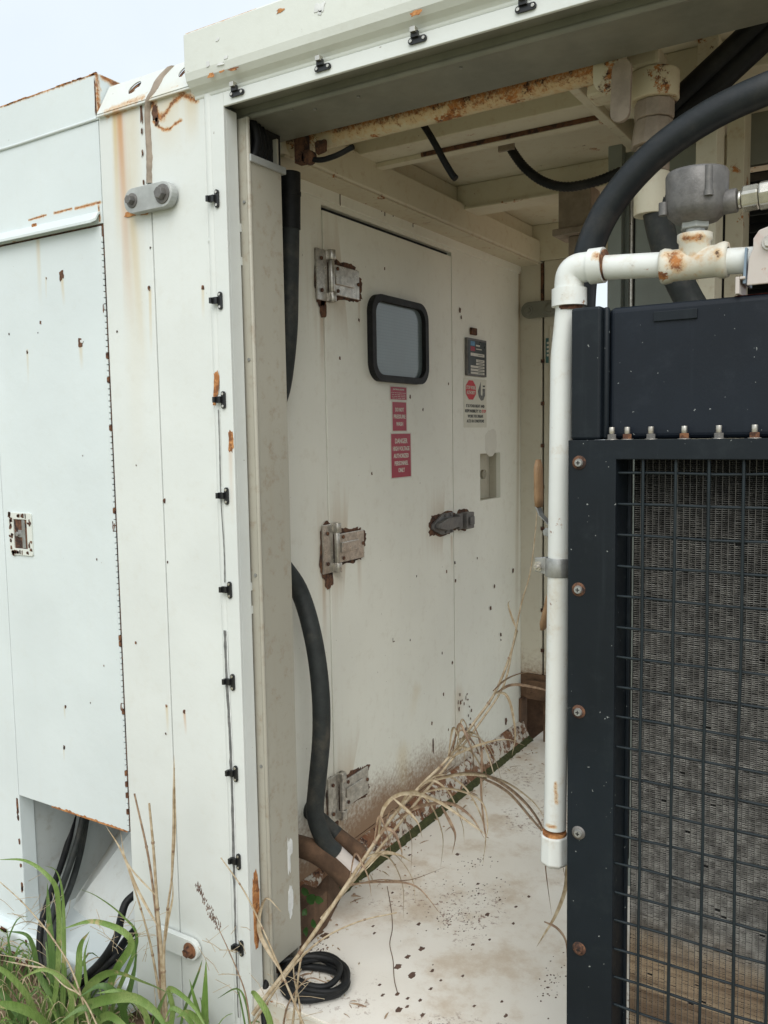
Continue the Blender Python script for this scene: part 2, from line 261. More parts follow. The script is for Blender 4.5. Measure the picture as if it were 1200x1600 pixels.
# ------------------------------------------------------------------ mesh helpers
class MB:
    def __init__(s): s.v = []; s.f = []; s.m = []; s.s = []
    def add(s, vs, fs, mi=0, sm=False):
        o = len(s.v); s.v += [tuple(v) for v in vs]
        for f in fs: s.f.append(tuple(i+o for i in f)); s.m.append(mi); s.s.append(sm)
        return s
    def box(s, x0, x1, y0, y1, z0, z1, mi=0):
        return s.add([(x, y, z) for x in (x0, x1) for y in (y0, y1) for z in (z0, z1)],
            [(0, 1, 3, 2), (4, 6, 7, 5), (0, 4, 5, 1), (2, 3, 7, 6), (0, 2, 6, 4), (1, 5, 7, 3)], mi)
    def quad(s, a, b, c, d, mi=0): return s.add([a, b, c, d], [(0, 1, 2, 3)], mi)
    def slab(s, a, b, c, d, n, mi=0):   # quad given thickness along n
        n = Vector(n); P = [Vector(p) for p in (a, b, c, d)]
        return s.add(P+[p+n for p in P], [(0, 1, 2, 3), (7, 6, 5, 4), (0, 4, 5, 1), (1, 5, 6, 2), (2, 6, 7, 3), (3, 7, 4, 0)], mi)
    def cyl(s, p0, p1, r, n=16, mi=0, r1=None, cap=True, sm=True):
        p0, p1 = Vector(p0), Vector(p1); d = (p1-p0).normalized(); a = d.orthogonal().normalized(); b = d.cross(a); r1 = r if r1 is None else r1
        vs = [p+(a*math.cos(2*math.pi*i/n)+b*math.sin(2*math.pi*i/n))*q for p, q in ((p0, r), (p1, r1)) for i in range(n)]
        s.add(vs, [(i, (i+1) % n, n+(i+1) % n, n+i) for i in range(n)], mi, sm and n > 8)
        if cap:
            s.add(vs[:n], [tuple(range(n))[::-1]], mi); s.add(vs[n:], [tuple(range(n))], mi)
        return s
    def tube(s, pts, r, n=12, mi=0, cap=True, rib=0):
        pts = [Vector(p) for p in pts]; N = len(pts); rs = r if isinstance(r, (list, tuple)) else [r]*N
        vs = []; up = None
        for i, p in enumerate(pts):
            t = (pts[min(i+1, N-1)]-pts[max(i-1, 0)]).normalized()
            if up is None: up = t.orthogonal().normalized()
            up = (up-t*up.dot(t)).normalized(); b = t.cross(up); q = rs[i]*(1+rib*(i % 2))
            vs += [p+(up*math.cos(2*math.pi*k/n)+b*math.sin(2*math.pi*k/n))*q for k in range(n)]
        fs = [(i*n+k, i*n+(k+1) % n, (i+1)*n+(k+1) % n, (i+1)*n+k) for i in range(N-1) for k in range(n)]
        s.add(vs, fs, mi, True)
        if cap: s.add(vs[:n], [tuple(range(n))[::-1]], mi); s.add(vs[-n:], [tuple(range(n))], mi)
        return s
    def lathe(s, c, axis, prof, n=24, mi=0):   # prof: (distance along axis, radius)
        c = Vector(c); d = Vector(axis).normalized(); a = d.orthogonal().normalized(); b = d.cross(a); vs = []
        for (h, r) in prof: vs += [c+d*h+(a*math.cos(2*math.pi*k/n)+b*math.sin(2*math.pi*k/n))*r for k in range(n)]
        fs = [(i*n+k, i*n+(k+1) % n, (i+1)*n+(k+1) % n, (i+1)*n+k) for i in range(len(prof)-1) for k in range(n)]
        return s.add(vs, fs, mi, True)
    def poly2(s, outer, holes, t, fn, mi=0):   # flat plate with holes; fn maps (u, v, w) to a point
        cu = bpy.data.curves.new('c', 'CURVE'); cu.dimensions = '2D'; cu.fill_mode = 'BOTH'; cu.extrude = t/2
        for L in [outer]+list(holes):
            sp = cu.splines.new('POLY'); sp.points.add(len(L)-1)
            for i, p in enumerate(L): sp.points[i].co = (p[0], p[1], 0, 1)
            sp.use_cyclic_u = True
        ob = bpy.data.objects.new('c', cu); me = bpy.data.meshes.new_from_object(ob)
        s.add([fn(*v.co) for v in me.vertices], [tuple(p.vertices) for p in me.polygons], mi)
        bpy.data.objects.remove(ob); bpy.data.curves.remove(cu); bpy.data.meshes.remove(me); return s
    def text(s, body, size, fn, mi=0, width=None, ext=.0003):   # centred at (0,0)
        cu = bpy.data.curves.new('t', 'FONT'); cu.body = body; cu.size = size; cu.align_x = 'CENTER'; cu.align_y = 'CENTER'; cu.extrude = ext; cu.resolution_u = 2; cu.offset = size*.022
        ob = bpy.data.objects.new('t', cu); me = bpy.data.meshes.new_from_object(ob)
        xs = [v.co.x for v in me.vertices]; k = 1
        if width and xs: k = width/(max(xs)-min(xs))
        s.add([fn(v.co.x*k, v.co.y, v.co.z) for v in me.vertices], [tuple(p.vertices) for p in me.polygons], mi)
        bpy.data.objects.remove(ob); bpy.data.curves.remove(cu); bpy.data.meshes.remove(me); return s
    def ragged(s, c, ru, rv, fn, t=.0008, n=22, amp=.35, mi=0, sd=None):
        rnd = random.Random(sd if sd is not None else random.random()); ph = rnd.random()*50
        P = []
        for i in range(n):
            a = 2*math.pi*i/n; k = 1+amp*(noise.noise(Vector((math.cos(a)*1.7+ph, math.sin(a)*1.7, ph)))*1.3+rnd.uniform(-.35, .35))
            ca, sa = math.cos(a), math.sin(a); P.append((c[0]+ru*k*math.copysign(abs(ca)**.65, ca), c[1]+rv*k*math.copysign(abs(sa)**.65, sa)))
        vs = [fn(u, v, 0) for u, v in P]+[fn(c[0]+(u-c[0])*.93, c[1]+(v-c[1])*.93, t) for u, v in P]
        return s.add(vs, [(i, (i+1) % n, n+(i+1) % n, n+i) for i in range(n)]+[tuple(range(n, 2*n))], mi)
    def build(s, name, mats, parent=None, bev=0, kind=None, label=None, origin=None, seg=2, ang=40):
        if not isinstance(mats, (list, tuple)): mats = [mats]
        base = Vector(origin) if origin is not None else (WL[parent.name] if parent is not None else Vector())
        me = bpy.data.meshes.new(name); me.from_pydata([tuple(Vector(v)-base) for v in s.v], [], s.f)
        for mt in mats: me.materials.append(M[mt] if isinstance(mt, str) else mt)
        me.polygons.foreach_set('material_index', s.m); me.polygons.foreach_set('use_smooth', s.s)
        bm = bmesh.new(); bm.from_mesh(me); bmesh.ops.remove_doubles(bm, verts=bm.verts, dist=1e-6) if bev else None
        bmesh.ops.recalc_face_normals(bm, faces=bm.faces); bm.to_mesh(me); bm.free(); me.update()
        o = bpy.data.objects.new(name, me); COL.objects.link(o)
        if parent is not None: o.parent = parent
        o.location = base-(WL[parent.name] if parent is not None else Vector()); WL[o.name] = base
        if bev:
            b = o.modifiers.new('bevel', 'BEVEL'); b.width = bev; b.segments = seg; b.limit_method = 'ANGLE'; b.angle_limit = math.radians(ang); b.use_clamp_overlap = True
        if kind: o['kind'] = kind
        if label: o['label'] = label
        return o
WL = {}
def thing(name, label, cat, loc=(0, 0, 0), group=None):
    o = bpy.data.objects.new(name, None); COL.objects.link(o); o.location = loc; o.empty_display_size = .05
    WL[o.name] = Vector(loc); o['label'] = label; o['category'] = cat
    if group: o['group'] = group
    return o
def tag(o, label, cat, group=None):
    o['label'] = label; o['category'] = cat
    if group: o['group'] = group
    return o
def share(o, name, parent, at):    # another object with the same mesh, origin at a place
    c = o.copy(); c.name = name; COL.objects.link(c); c.parent = parent; c.location = Vector(at)-(WL[parent.name] if parent else Vector()); WL[c.name] = Vector(at); return c
def spl(P, n=8):
    P = [Vector(p) for p in P]; Q = [P[0]*2-P[1]]+P+[P[-1]*2-P[-2]]; R = []
    for i in range(1, len(Q)-2):
        for k in range(n):
            t = k/n; a, b, c, d = Q[i-1:i+3]
            R.append(.5*((2*b)+(c-a)*t+(2*a-5*b+4*c-d)*t*t+(3*b-a-3*c+d)*t**3))
    return R+[P[-1]]
def stadium(cx, cy, L, r, ang=0, n=10):
    P = []
    for s in (1, -1):
        for i in range(n+1):
            a = -math.pi/2+math.pi*i/n+(0 if s > 0 else math.pi); P.append((s*L/2+r*math.cos(a), r*math.sin(a)))
    c, q = math.cos(ang), math.sin(ang); return [(cx+x*c-y*q, cy+x*q+y*c) for x, y in P]
def rrect(x0, x1, y0, y1, r, n=6):
    P = []
    for (cx, cy, a0) in ((x1-r, y1-r, 0), (x0+r, y1-r, 90), (x0+r, y0+r, 180), (x1-r, y0+r, 270)):
        for i in range(n+1): a = math.radians(a0+90*i/n); P.append((cx+r*math.cos(a), cy+r*math.sin(a)))
    return P
def rect(x0, x1, y0, y1): return [(x0, y0), (x1, y0), (x1, y1), (x0, y1)]
def fXZ(y): return lambda u, v, w: (u, y-w, v)          # plate facing -Y
def fYZ(x): return lambda u, v, w: (x+w, u, v)          # plate facing +X
def bolt(mb, p, ax, r=.009, h=.008, wr=None, mi=0, mw=0):
    p = Vector(p); ax = Vector(ax)
    if wr: mb.cyl(p, p+ax*.0025, wr, 18, mw)
    q = p+ax*(.0025 if wr else 0); mb.cyl(q, q+ax*h, r, 6, mi, r*.94)
# ================================================================== SETTING: ground
def ground():
    gx = [-60, -30, -12, -6]+[-4+.12*i for i in range(60)]+[6, 12, 30, 60]
    gy = [-60, -30, -10, -4, -1, .2]+[.5+.07*i for i in range(24)]+[2.6, 3.5, 5, 8, 15, 30, 60]
    vs = [(x, y, -.165+.05*noise.noise(Vector((x*1.7, y*1.7, 0)))+.02*noise.noise(Vector((x*9, y*9, 3)))) for x in gx for y in gy]
    n = len(gy); fs = [(i*n+j, (i+1)*n+j, (i+1)*n+j+1, i*n+j+1) for i in range(len(gx)-1) for j in range(n-1)]
    b = MB(); b.add(vs, fs, 0, True); return b.build('ground', 'soil', kind='structure')
ground()
# ================================================================== open container module (right)
mod = thing('container_module', 'white steel container module with wide open side, grey post and personnel door inside', 'container', (-1.7, D, -.1))
b = MB(); b.box(-1.683, -1.49, D, D+.06, -.1, 2.405); b.build('corner_post', 'white', mod, .004)
b = MB(); b.add([(-1.4905, D+.0, -.1), (-1.4905, D+.0, 2.37), (-1.482, D-.006, 2.37), (-1.482, D-.006, -.1), (-1.472, D-.004, -.1), (-1.472, D-.004, 2.37), (-1.462, D+.003, 2.37), (-1.462, D+.003, -.1)],
    [(0, 1, 2, 3), (3, 2, 5, 4), (4, 5, 6, 7)], 0, True); b.build('weld_ridge', 'white', mod)
# trim round the opening: a front flange and its return
b = MB(); b.box(-1.466, -1.425, D-.006, D+.002, -.1, 2.362); b.box(-1.431, -1.4255, D+.0025, D+.042, -.1, 2.329); b.build('jamb_trim', 'white', mod, .0015)
b = MB(); b.box(-1.4245, 0.7, D-.006, D+.002, 2.33, 2.362); b.build('head_trim', 'white', mod, .0015)
# top rail with rounded lower edge
prof = [(1.70, 2.509), (1.572, 2.509), (1.566, 2.503), (1.566, 2.415), (1.570, 2.398), (1.580, 2.386), (1.592, 2.378), (1.597, 2.372), (1.5975, 2.3635), (1.70, 2.3635)]
b = MB(); n = len(prof); b.add([(-1.520, y, z) for y, z in prof]+[(0.7, y, z) for y, z in prof], [(i, (i+1) % n, n+(i+1) % n, n+i) for i in range(n)]+[tuple(range(n)), tuple(range(2*n-1, n-1, -1))])
b.build('top_rail', 'rail', mod, .004, ang=60)
# soffit, header channel
b = MB(); b.box(-1.44, 0.7, D+.003, D+.06, 2.343, 2.36); b.box(-1.46, 0.7, D+.0605, D+.245, 2.320, 2.328)
b.tube([(-1.46, D+.066, 2.324), (0.7, D+.066, 2.324)], .008, 10); b.box(-1.46, 0.7, D+.243, D+.25, 2.328, 2.36)
b.box(-1.46, 0.7, D+.0602, D+.068, 2.322, 2.43)
b.build('header_channel', 'header', mod, .0015)
b = MB()
for px, py in ((492, 170), (560, 150), (455, 170), (720, 105)):
    p = A(px, py, 'z', 2.3195); bolt(b, p, (0, 0, -1), .004, .003)
b.build('header_screws', 'galv', mod)
# grey channel post
b = MB(); b.box(-1.447, -1.402, 1.650, 1.654, .02, 2.318); b.box(-1.406, -1.400, 1.6545, 1.776, .150, 2.232); b.box(-1.408, -1.401, 1.6545, 1.668, .03, .1495)
b.box(-1.447, -1.4065, 1.6545, 1.662, .02, 2.318)
b.tube([(-1.4035, 1.654, .02), (-1.4035, 1.654, 2.318)], .006, 8); b.build('grey_post', 'post', mod, .0012)
b = MB(); b.box(-1.4475, -1.407, 1.77, 1.776, .1, 2.3); b.build('post_rear_flange', 'post', mod)
b = MB()
for z in (2.12, 1.74, 1.2, .7): bolt(b, (-1.416, 1.650, z), (0, -1, 0), .0045, .003)
b.build('post_screw', 'galv', mod)
b = MB(); b.ragged((1.732, .42), .006, .05, fYZ(-1.3999), .0005, 30, .5, sd=3); b.ragged((1.742, .445), .008, .022, fYZ(-1.3998), .0005, 20, .5, sd=4); b.ragged((1.735, .30), .010, .045, fYZ(-1.3999), .0005, 26, .3, sd=5); b.build('torn_label', 'paper', mod)
# slot spacers
b = MB()
for z in (2.05, 1.97, 1.16, 1.10): b.box(-1.440, -1.428, D+.0425, 1.6495, z, z+.02)
b.build('spacer_tab', 'white', mod)
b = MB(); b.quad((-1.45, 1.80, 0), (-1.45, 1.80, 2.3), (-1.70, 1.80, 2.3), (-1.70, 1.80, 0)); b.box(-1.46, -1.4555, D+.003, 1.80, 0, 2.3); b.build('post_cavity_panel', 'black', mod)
# floor, sill, ledge
b = MB(); b.box(-1.505, 0.7, 1.612, YB+.3, .05, ZF); b.build('floor_plate', 'floor', mod)
b = MB(); b.box(-1.425, 0.7, 1.602, 1.6115, -.1, .096); b.build('sill_beam', 'piperust', mod)
def strip(fn, y0, y1, n, name, mat):   # fn(y) -> list of (x, z)
    b = MB(); R = [fn(y0+(y1-y0)*i/n) for i in range(n+1)]; k = len(R[0])
    vs = [(x, y0+(y1-y0)*i/n, z) for i, row in enumerate(R) for x, z in row]
    b.add(vs, [(i*k+j, i*k+j+1, (i+1)*k+j+1, (i+1)*k+j) for i in range(n) for j in range(k-1)], 0, True); return b.build(name, mat, mod)
N2 = lambda a, b_, s=0: noise.noise(Vector((a, b_, s)))
strip(lambda y: [(XW+.001, .192), (XW+.016+.004*N2(y*20, 1), .180), (-1.540, .163+.008*N2(y*30, 2)), (-1.527+.003*N2(y*40, 3), .14+.007*N2(y*50, 4)), (-1.516, .112)], 1.64, YB, 220, 'wall_ledge', 'ledge')
strip(lambda y: [(-1.520, .120), (-1.512+.003*N2(y*60, 7), .113+.004*N2(y*80, 5)), (-1.500+.006*N2(y*45, 6), .108+.003*N2(y*70, 9)), (-1.4965+.006*N2(y*37, 8), .1005)], 1.70, YB, 260, 'moss_line', 'moss')
# door wall with openings
Wp = lambda px, py: A(px, py, 'x', XW)
dTL, dTR, dBR = Wp(503, 328), Wp(704, 400), Wp(711, 1205)
Y0, Y1, Z1d = dTL.y, dTR.y, dTL.z; Z0d = .205
n0, n1 = Wp(750, 709), Wp(782, 777)
ny0, ny1, nz0, nz1 = n0.y, n1.y, n1.z, n0.z
b = MB(); fw = fYZ(XW-.01)
b.poly2(rect(1.62, YB-.002, .17, 2.36), [rect(Y0-.005, Y1+.0075, Z0d-.004, Z1d+.016), rect(ny0, ny1, nz0, nz1)], .02, fw); b.build('inner_wall', 'cream', mod)
b = MB(); b.box(XW-.2, XW-.1, 1.62, YB, .05, 2.36); b.build('wall_backing', 'black', mod)
b = MB(); t = .003
b.box(XW-.058, XW-.0535, ny0, ny1, nz0, nz1); b.box(XW-.0533, XW-.0205, ny0-t, ny0, nz0, nz1); b.box(XW-.0533, XW-.0205, ny1, ny1+t, nz0, nz1)
b.box(XW-.0533, XW-.0205, ny0, ny1, nz0-t, nz0); b.box(XW-.0533, XW-.0205, ny0, ny1, nz1, nz1+t); niche = b.build('latch_niche', 'nichep', mod)
b = MB(); kc = (XW-.035, ny0+.05, (nz0+nz1)/2+.01); b.cyl((kc[0]-.02, kc[1], kc[2]), (kc[0]+.02, kc[1], kc[2]), .012, 20); b.cyl((kc[0]+.02, kc[1], kc[2]), (kc[0]+.032, kc[1], kc[2]), .020, 24); b.build('knob', 'alu', niche)
b = MB(); b.ragged((ny0+.11, nz1+.045), .058, .058, fYZ(XW), .0006, 40, .12, sd=8); b.build('paint_patch', 'patch', mod)
# lip above the door
b = MB(); b.box(XW, XW+.006, 1.8, YB, 2.262, 2.302); b.build('wall_lip', 'cream', mod, .002)
door = MB().box(XW-.018, XW+.002, Y0, Y1, Z0d, Z1d).build('personnel_door', 'cream', mod, .002)
# window
wa, wb = Wp(572, 468), Wp(662, 594); wz1 = Wp(590, 463).z+.004; wz0 = Wp(588, 596).z
wy0, wy1 = wa.y, wb.y
b = MB(); b.poly2(rrect(wy0, wy1, wz0, wz1, .062, 8), [rrect(wy0+.023, wy1-.023, wz0+.022, wz1-.022, .045, 8)], .022, fYZ(XW+.013)); b.build('window_gasket', 'rubber', door, .006, seg=3)
b = MB(); b.poly2(rrect(wy0+.02, wy1-.02, wz0+.02, wz1-.02, .045, 8), [], .003, fYZ(XW+.006)); b.build('window_pane', 'glass', door)
# hinges with bare rusty patches
def hinge(zc, k):
    yk = Y0+.012; bb = MB(); f = fYZ(XW+.0022)
    bb.ragged((yk-.03, zc-.006), .033, .080, f, .0008, 60, .22, sd=k); bb.ragged((yk+.096, zc-.003), .098, .058, f, .0008, 80, .22, sd=k+9)
    bb.ragged((yk-.02, zc-.100), .020, .026, f, .0008, 20, .3, sd=k+3); bb.build('bare_rust_patch', 'rustdark', door)
    h = MB(); h.box(XW+.0035, XW+.009, yk-.058, yk-.002, zc-.075, zc+.078); h.box(XW+.0035, XW+.010, yk+.02, yk+.172, zc-.050, zc+.042)
    h.box(XW+.0102, XW+.015, yk+.035, yk+.135, zc-.018, zc+.014)
    h.cyl((XW+.018, yk+.008, zc-.076), (XW+.018, yk+.008, zc-.046), .013, 18); h.cyl((XW+.018, yk+.008, zc+.05), (XW+.018, yk+.008, zc+.08), .013, 18); h.cyl((XW+.016, yk+.008, zc-.046), (XW+.016, yk+.008, zc+.05), .010, 18)
    h.box(XW+.004, XW+.014, yk-.004, yk+.022, zc-.076, zc-.048); h.box(XW+.004, XW+.014, yk-.004, yk+.022, zc+.05, zc+.08)
    for yy, zz in ((.05, .031), (.05, -.037), (.165, -.002), (-.035, .05), (-.035, -.045)): h.cyl((XW+.009, yk+yy, zc+zz), (XW+.014, yk+yy, zc+zz), .006, 12, 1)
    h.build('hinge', ['hinge', 'rustdark'], door, .0015)
hinge(Wp(530, 438).z, 1); hinge(Wp(540, 852).z, 2); hinge(Wp(545, 1232).z, 3)
# latch
lc = Wp(692, 818); b = MB(); b.ragged((lc.y-.005, lc.z), .112, .046, fYZ(XW+.0022), .0008, 46, .22, sd=21); b.build('bare_rust_patch', 'rustdark', door)
b = MB(); f = fYZ(XW+.010); y, z = lc.y, lc.z
b.poly2([(y-.105, z-.012), (y-.105, z+.006), (y-.02, z+.040), (y+.06, z+.040), (y+.06, z-.040), (y-.03, z-.040)], [], .012, f)
b.poly2([(y-.085, z-.010), (y-.085, z+.008), (y-.01, z+.024), (y+.10, z+.020), (y+.10, z-.018), (y-.01, z-.024)], [], .018, fYZ(XW+.025))
b.box(XW+.004, XW+.030, y+.085, y+.115, z-.030, z+.030)
for yy, zz in ((-.01, .033), (.035, .033), (-.005, -.033), (.04, -.033)): b.cyl((XW+.016, y+yy, z+zz), (XW+.021, y+yy, z+zz), .006, 12)
b.build('paddle_latch', 'cast', door, .003)
b = MB(); yk = Y1+.045; b.box(XW+.001, XW+.036, yk+.01, yk+.075, z-.036, z+.030); b.box(XW+.0365, XW+.046, yk+.025, yk+.06, z-.020, z+.014); b.ragged((yk+.04, z-.003), .052, .045, fYZ(XW+.0004), .0005, 26, .2, sd=31, mi=1); b.build('latch_keeper', ['cast', 'rustdark'], mod, .003)
# warning stickers on the door
def sticker(p0, p1, lines, name='warning_sticker', mats=('red', 'vinyl'), sc=.6, label=None, par=door):
    y0_, y1_, z1_, z0_ = p0.y, p1.y, p0.z, p1.z; b_ = MB(); X = XW+.0022
    b_.box(X, X+.0006, y0_-.006, y1_+.006, z0_-.004, z1_+.004, 1); b_.box(X+.0006, X+.0011, y0_, y1_, z0_, z1_, 0)
    H = z1_-z0_; Wd = y1_-y0_; cyy = (y0_+y1_)/2
    for (t_, v, hh, ww) in lines:
        zz = z1_-H*v
        b_.text(t_, hh*H*1.35, lambda u, q, w_, zz=zz: (X+.0014+w_, cyy+u, zz+q), 1, width=ww*Wd)
    return b_.build(name, list(mats), par, label=label)
sticker(Wp(610, 678), Wp(641, 744), [('DANGER', .17, .115, .64), ('HIGH VOLTAGE', .345, .10, .86), ('AUTHORIZED', .51, .10, .78), ('PERSONNEL', .68, .10, .70), ('ONLY', .84, .10, .34)], label='crimson DANGER HIGH VOLTAGE sticker, lowest of three')
sticker(Wp(612, 628), Wp(634, 673), [('DO NOT', .27, .14, .62), ('PRESSURE', .51, .14, .86), ('WASH', .77, .14, .50)], label='crimson DO NOT PRESSURE WASH sticker')
sticker(Wp(609, 604), Wp(634, 625), [('ELECTRICAL HAZARD', .2, .11, .7), ('- --- --- -- ---- -- -----', .45, .16, .92), ('--- -- ---- -- ---', .6, .16, .84), ('-- ---- --- ------', .74, .16, .86), ('--- -- ---- ----', .88, .16, .8)], label='small crimson sticker of fine print, topmost of three')
# plaque and safety sticker beyond the door
p0, p1 = Wp(726, 532), Wp(756, 588); X = XW+.0005
b = MB(); y0_, y1_, z1_, z0_ = p0.y, p1.y, A(740, 530, 'x', XW).z, A(740, 588, 'x', XW).z; Wd = y1_-y0_; H = z1_-z0_
b.box(X, X+.012, y0_, y1_, z0_, z1_, 1); b.box(X+.0122, X+.0135, y0_+.008, y1_-.008, z0_+.008, z1_-.008, 0)
def pr(u0, u1, v0, v1, mi): b.box(X+.0137, X+.0142, y0_+Wd*u0, y0_+Wd*u1, z1_-H*v1, z1_-H*v0, mi)
pr(.14, .36, .08, .20, 2); pr(.14, .36, .22, .34, 3); pr(.42, .62, .16, .20, 4); pr(.42, .72, .26, .285, 4); pr(.14, .86, .39, .47, 4)
pr(.42, .86, .55, .62, 4); pr(.42, .86, .64, .70, 4); pr(.14, .86, .725, .785, 4); pr(.14, .86, .81, .87, 4); pr(.14, .86, .895, .95, 4)
for v in (.43, .585, .67, .755, .84, .922): b.box(X+.0143, X+.0146, y0_+Wd*.52, y0_+Wd*.78, z1_-H*(v+.007), z1_-H*(v-.007), 0)
b.build('dark_data_plaque', ['tagbl', 'cast', 'pblue', 'red', 'vinyl'], mod, .001)
b = MB(); p = Wp(738, 518); b.box(X, X+.010, p.y-.026, p.y+.026, p.z-.014, p.z+.014); b.build('small_square_block', 'rustdark', mod, .002)
b = MB(); q0, q1 = Wp(724, 592), Wp(760, 668); y0_, y1_ = q0.y, q1.y; z1_ = Wp(742, 592).z; z0_ = Wp(742, 668).z; Wd = y1_-y0_; H = z1_-z0_
b.box(X, X+.0006, y0_, y1_, z0_, z1_, 0)
oc = (y0_+Wd*.30, z1_-H*.235); ro = Wd*.235; rv = H*.21
for rr, mi, xx in ((1.08, 3, .0008), (1., 1, .0012)): b.poly2([(oc[0]+ro*rr*math.cos(math.radians(22.5+45*i)), oc[1]+rv*rr*math.sin(math.radians(22.5+45*i))) for i in range(8)], [], .0003, fYZ(X+xx), mi)
b.text('STOP WORK', H*.10, lambda u, q, w_: (X+.0016+w_, oc[0]+u, oc[1]+H*.045+q), 3, width=ro*1.7); b.text('AUTHORITY', H*.10, lambda u, q, w_: (X+.0016+w_, oc[0]+u, oc[1]-H*.055+q), 3, width=ro*1.6)
uy = y0_+Wd*.77; uz = z1_-H*.27; P = [(uy-.16*Wd, uz+.02*H), (uy-.03*Wd, uz+.22*H), (uy-.03*Wd, uz-.04*H), (uy+.03*Wd, uz-.08*H), (uy+.05*Wd, uz-.02*H), (uy+.05*Wd, uz+.08*H), (uy+.16*Wd, uz+.08*H), (uy+.16*Wd, uz-.06*H), (uy+.08*Wd, uz-.16*H), (uy-.02*Wd, uz-.17*H), (uy-.12*Wd, uz-.10*H)]
b.poly2(P, [], .0003, fYZ(X+.0009), 4); b.text('UNIT', H*.045, lambda u, q, w_: (X+.0012+w_, uy+.11*Wd+u, uz+.13*H+q), 2)
for t_, v, ww in (('IT IS YOUR RIGHT AND', .56, .80), ('RESPONSIBILITY TO', .665, .70), ('WORK FOR UNSAFE', .77, .68), ('ACTS OR CONDITIONS', .87, .76)):
    b.text(t_, H*.085, lambda u, q, w_, v=v, s=(-.1*Wd if 'RESP' in t_ else 0): (X+.0010+w_, y0_+Wd*.5+u+s, z1_-H*v+q), 2, width=ww*Wd)
b.text('STOP', H*.085, lambda u, q, w_: (X+.0010+w_, y0_+Wd*.87+u, z1_-H*.665+q), 1, width=.19*Wd)
b.build('stop_work_sticker', ['clear', 'stopred', 'ink', 'vinyl', 'sealgrey'], mod)
# chips in the paint of the wall
b = MB(); rr = random.Random(5); f = fYZ(XW+.0024)
for (px, py, s) in ((745, 872, .004), (697, 893, .005), (710, 879, .005), (711, 907, .006), (801, 892, .008), (772, 916, .006), (766, 950, .008), (782, 992, .007), (782, 1000, .004), (690, 1020, .004), (706, 1035, .006), (692, 1085, .005), (674, 1130, .005), (700, 1140, .004), (736, 1110, .005), (733, 1150, .007), (790, 1127, .012), (560, 500, .004), (600, 420, .004), (640, 620, .005), (660, 640, .004), (530, 560, .004), (700, 600, .004), (718, 485, .007), (720, 496, .005), (650, 900, .003), (580, 740, .004), (640, 1000, .003)):
    p = Wp(px, py); b.ragged((p.y, p.z), s, s*1.3, f, .0005, 9, .4, sd=px)
for k in range(26):
    p = Wp(rr.uniform(715, 735), rr.uniform(1080, 1160)); b.ragged((p.y, p.z), rr.uniform(.002, .006), rr.uniform(.003, .010), f, .0005, 8, .5, sd=k)
for px, py, L in ((531, 298, .045), (596, 326, .010), (601, 327, .022), (614, 333, .012), (645, 345, .022), (649, 347, .008)):
    p = A(px, py, 'x', XW+.0065); b.box(XW+.0066, XW+.0074, p.y-.002, p.y+.002, p.z-L, p.z+.01)
p = Wp(676, 1165); b.ragged((p.y, p.z), .006, .03, f, .0005, 10, .3, sd=71)
p = Wp(613, 1000); b.box(XW+.0024, XW+.003, p.y-.001, p.y+.001, p.z-.008, p.z+.008); b.box(XW+.0024, XW+.003, p.y+.0012, p.y+.012, p.z-.008, p.z-.005)
b.build('wall_chips', 'rustdark', mod, kind='stuff')
# chips on the floor
b = MB(); ff = lambda u, v, w_: (u, v, ZF+w_)
for (px, py, s) in ((622, 1510, .013), (643, 1524, .014), (637, 1495, .010), (659, 1482, .011), (640, 1336, .007), (715, 1335, .009), (747, 1381, .007), (748, 1396, .005), (781, 1406, .006), (762, 1429, .009), (826, 1401, .007), (806, 1417, .006), (802, 1443, .006), (739, 1476, .006), (654, 1444, .008), (621, 1553, .007), (637, 1560, .006), (657, 1563, .006), (673, 1545, .007), (689, 1532, .005), (723, 1525, .006), (598, 1555, .006), (624, 1578, .010), (660, 1586, .007), (675, 1517, .008), (636, 1573, .006), (790, 1587, .007), (741, 1572, .005), (765, 1468, .005), (593, 1539, .005), (583, 1447, .006), (585, 1458, .006), (613, 1395, .006), (673, 1306, .004), (784, 1565, .005)):
    p = A(px, py, 'z', ZF); b.ragged((p.x, p.y), s*.62, s, ff, .0006, 13, .45, sd=px)
for k in range(270):
    c = rr.choice(((715, 1432, 35, 18), (760, 1390, 45, 25), (745, 1345, 30, 12), (860, 1530, 22, 40), (500, 1480, 12, 12), (690, 1380, 60, 30), (700, 1420, 70, 60)))
    p = A(rr.gauss(c[0], c[2]*.6), rr.gauss(c[1], c[3]*.55), 'z', ZF); s = rr.uniform(.0008, .0026)
    if p.x > -1.47 and p.y > 1.63: b.ragged((p.x, p.y), s, s*1.2, ff, .0005, 6, .4, sd=k)
b.build('floor_paint_flakes', 'flake', mod, kind='stuff')
b = MB()
for (px, py, s) in ((510, 1422, .02), (500, 1435, .016), (494, 1455, .018), (508, 1462, .014), (520, 1405, .012)):
    p = A(px, py, 'z', ZF); b.ragged((p.x, p.y), s, s*1.1, ff, .0007, 18, .5, sd=px)
b.build('bare_mud_spot', 'mud', mod)
b = MB(); b.tube(spl([A(px, py, 'z', ZF+.001) for px, py in ((605, 1385), (611, 1420), (613, 1450), (609, 1475), (614, 1500), (616, 1530), (622, 1555))], 6), .0012, 5); b.build('floor_crack', 'mud', mod)
